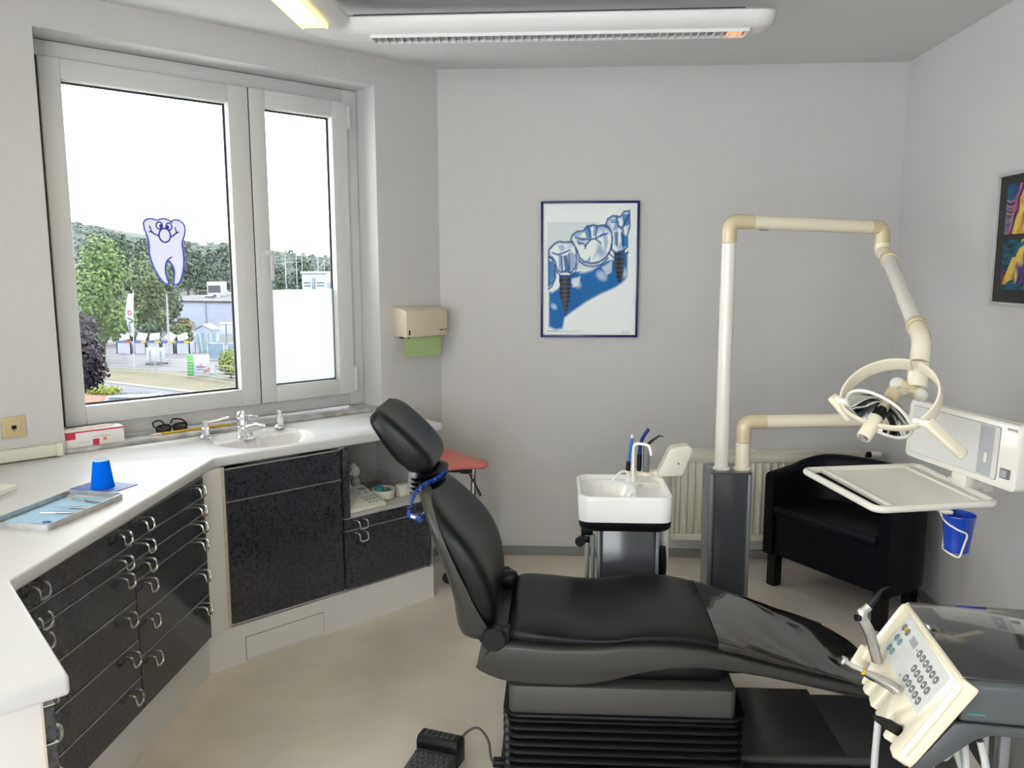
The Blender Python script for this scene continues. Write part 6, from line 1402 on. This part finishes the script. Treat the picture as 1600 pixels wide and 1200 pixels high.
# white board on legs
bd = thing('white_board', 'white board on two legs behind the wire fence', 'board', (-25.6, 50.4, GZ))
b = B(); b.box(-26.2, -24.97, 50.38, 50.44, -4.24, -3.31, .01); part('panel', b, M['extwhite'], bd)
for x in (-25.95, -25.25):
    b = B(); b.box(x - .03, x + .03, 50.33, 50.38, GZ, -3.5); part('leg', b, M['galv'], bd)
b = B(); b.box(-26.25, -24.95, 50.3, 51.0, GZ, GZ + .12); part('base', b, M['hallroof'], bd)
# sign at the fence
sg = thing('yard_sign', 'green and white company sign on the wire fence', 'sign', (-20.2, 44.6, GZ))
b = B(); b.box(-20.85, -20.47, 44.58, 44.64, GZ + .06, -3.14, .01); part('green_panel', b, M['extgreen'], sg)
b = B(); b.box(-20.47, -19.55, 44.56, 44.64, GZ + .06, -3.16, .01); part('white_panel', b, M['extwhite'], sg)
b = B(); b.box(-20.30, -20.02, 44.54, 44.57, -3.86, -3.80); b.box(-20.25, -19.85, 44.54, 44.57, -3.98, -3.95); part('lettering', b, M['extblue'], sg)
b = B(); b.box(-20.05, -19.80, 44.54, 44.57, -3.85, -3.79); b.box(-20.10, -20.02, 44.54, 44.57, -3.74, -3.68); part('red_mark', b, M['extred'], sg)
b = B(); b.box(-.22, .22, -.01, .01, -.04, .04, mtx=Matrix.Translation(V((-19.72, 44.54, -4.02))) @ Matrix.Rotation(R(-32), 4, 'Y')); part('red_mark', b, M['extred'], sg)
# flag
fl = thing('beach_flag', 'tall white advertising flag with red and black print', 'flag', (-25.75, 48.2, GZ))
b = B(); b.tube([(-25.86, 48.2, GZ), (-25.70, 48.2, -1.0), (-25.60, 48.2, .34)], .025, 8); part('pole', b, M['whitemetal'], fl)
L0 = [(-25.93, .17), (-26.06, -.3), (-26.15, -.8), (-26.18, -1.2), (-26.12, -1.7), (-26.02, -2.1), (-25.93, -2.42)]
R0 = [(-25.73, -2.42), (-25.70, -1.6), (-25.67, -.8), (-25.62, .17)]
b = B(); b.prism([V((x, 48.2, z)) for x, z in L0 + R0], (0, .02, 0)); part('cloth', b, M['extwhite'], fl, smooth=False)
b = B(); b.tube([V((-25.92 + .10 * math.cos(a), 48.18, -.98 + .13 * math.sin(a))) for a in [2 * PI * i / 14 for i in range(14)]], .03, 6, True); part('red_emblem', b, M['extred'], fl)
b = B(); b.box(-.19, .19, -.01, .01, -.04, .04, mtx=Matrix.Translation(V((-25.9, 48.18, -1.38))) @ Matrix.Rotation(R(20), 4, 'Y')); b.box(-.16, .16, -.01, .01, -.04, .04, mtx=Matrix.Translation(V((-25.85, 48.18, -1.55))) @ Matrix.Rotation(R(-25), 4, 'Y'))
for k in range(4): b.box(-26.05 + .02 * k, -25.92 + .02 * k, 48.17, 48.19, -1.78 - k * .13, -1.70 - k * .13)
part('lettering', b, M['hallroof'], fl)
# street lamp and thin masts
sl_ = thing('street_lamp', 'grey street lamp standing in the yard below the tooth decal', 'street lamp', (-24.5, 50, GZ))
b = B(); b.tube([(-24.51, 50, GZ), (-24.42, 50, .12)], [.075, .05], 10); part('post', b, M['galv'], sl_)
b = B(); b.box(-24.45, -23.95, 49.9, 50.1, .11, .20, .03); part('lamp_head', b, M['hallroof'], sl_)
ml = ['thin mast nearest the window handle in the narrow pane', 'tall thin mast left of the white block', 'thin mast at the left edge of the white block', 'tallest thin mast, behind the right half of the white block', 'thin mast right of the white block']
for i, (x, zt_) in enumerate(((-38.8, 3.45), (-37.2, 4.14), (-36.4, 3.45), (-34.1, 4.97), (-33.2, 2.73))):
    t = thing('thin_mast', ml[i], 'mast', (x, 115.5, GZ), 'masts beyond the yard')
    b = B(); b.tube([(x, 115.5, GZ), (x, 115.5, zt_)], [.07, .04], 8); part('post', b, M['whitemetal'], t)
    b = B(); b.box(x - .14, x + .14, 115.4, 115.6, zt_, zt_ + .1, .02); part('mast_head', b, M['whitemetal'], t)
# parked car seen from above at the sill
cf = Matrix.Translation(V((-15.6, 29.4, GZ))) @ Matrix.Rotation(R(10), 4, 'Z')
ca = thing('parked_car', 'blue-grey parked car just above the window sill line', 'car', (-15.6, 29.4, GZ))
b = B(); b.prism([V((-1.9, -.8, .3)), V((-1.9, -.8, .75)), V((-1.2, -.8, .88)), V((1.0, -.8, .9)), V((1.9, -.8, .72)), V((1.95, -.8, .3))], (0, 1.6, 0), .08, 3); part('body', b, M['carpaint'], ca, cf)
b = B(); b.loft([[V((x, y, .86)) for x, y in rrect(1.35, .74, .2, 4, -.15, 0)], [V((x, y, 1.32)) for x, y in rrect(.85, .60, .2, 4, -.2, 0)]]); part('cabin', b, M['carglass'], ca, cf)
b = B(); b.prism([V((x, y, 1.32)) for x, y in rrect(.86, .61, .2, 4, -.2, 0)], (0, 0, .05), .02); part('roof', b, M['carpaint'], ca, cf)
wb = B(); wb.lathe([(0, -.1), (.28, -.1), (.31, -.06), (.31, .06), (.28, .1), (0, .1)], 20, Matrix.Rotation(R(90), 4, 'X')); WB = wb.mesh('wheel')
for x in (-1.2, 1.2):
    for y in (-.75, .75): inst('wheel', WB, M['black'], ca, cf @ Matrix.Translation(V((x, y, .31))))
# outer sill of the main window
b = B(); b.box(-RS1 - .03, -RS0 + .03, .236, .42, .905, .925, .004); part('outer_sill', b, M['hallwall'], win, WF)
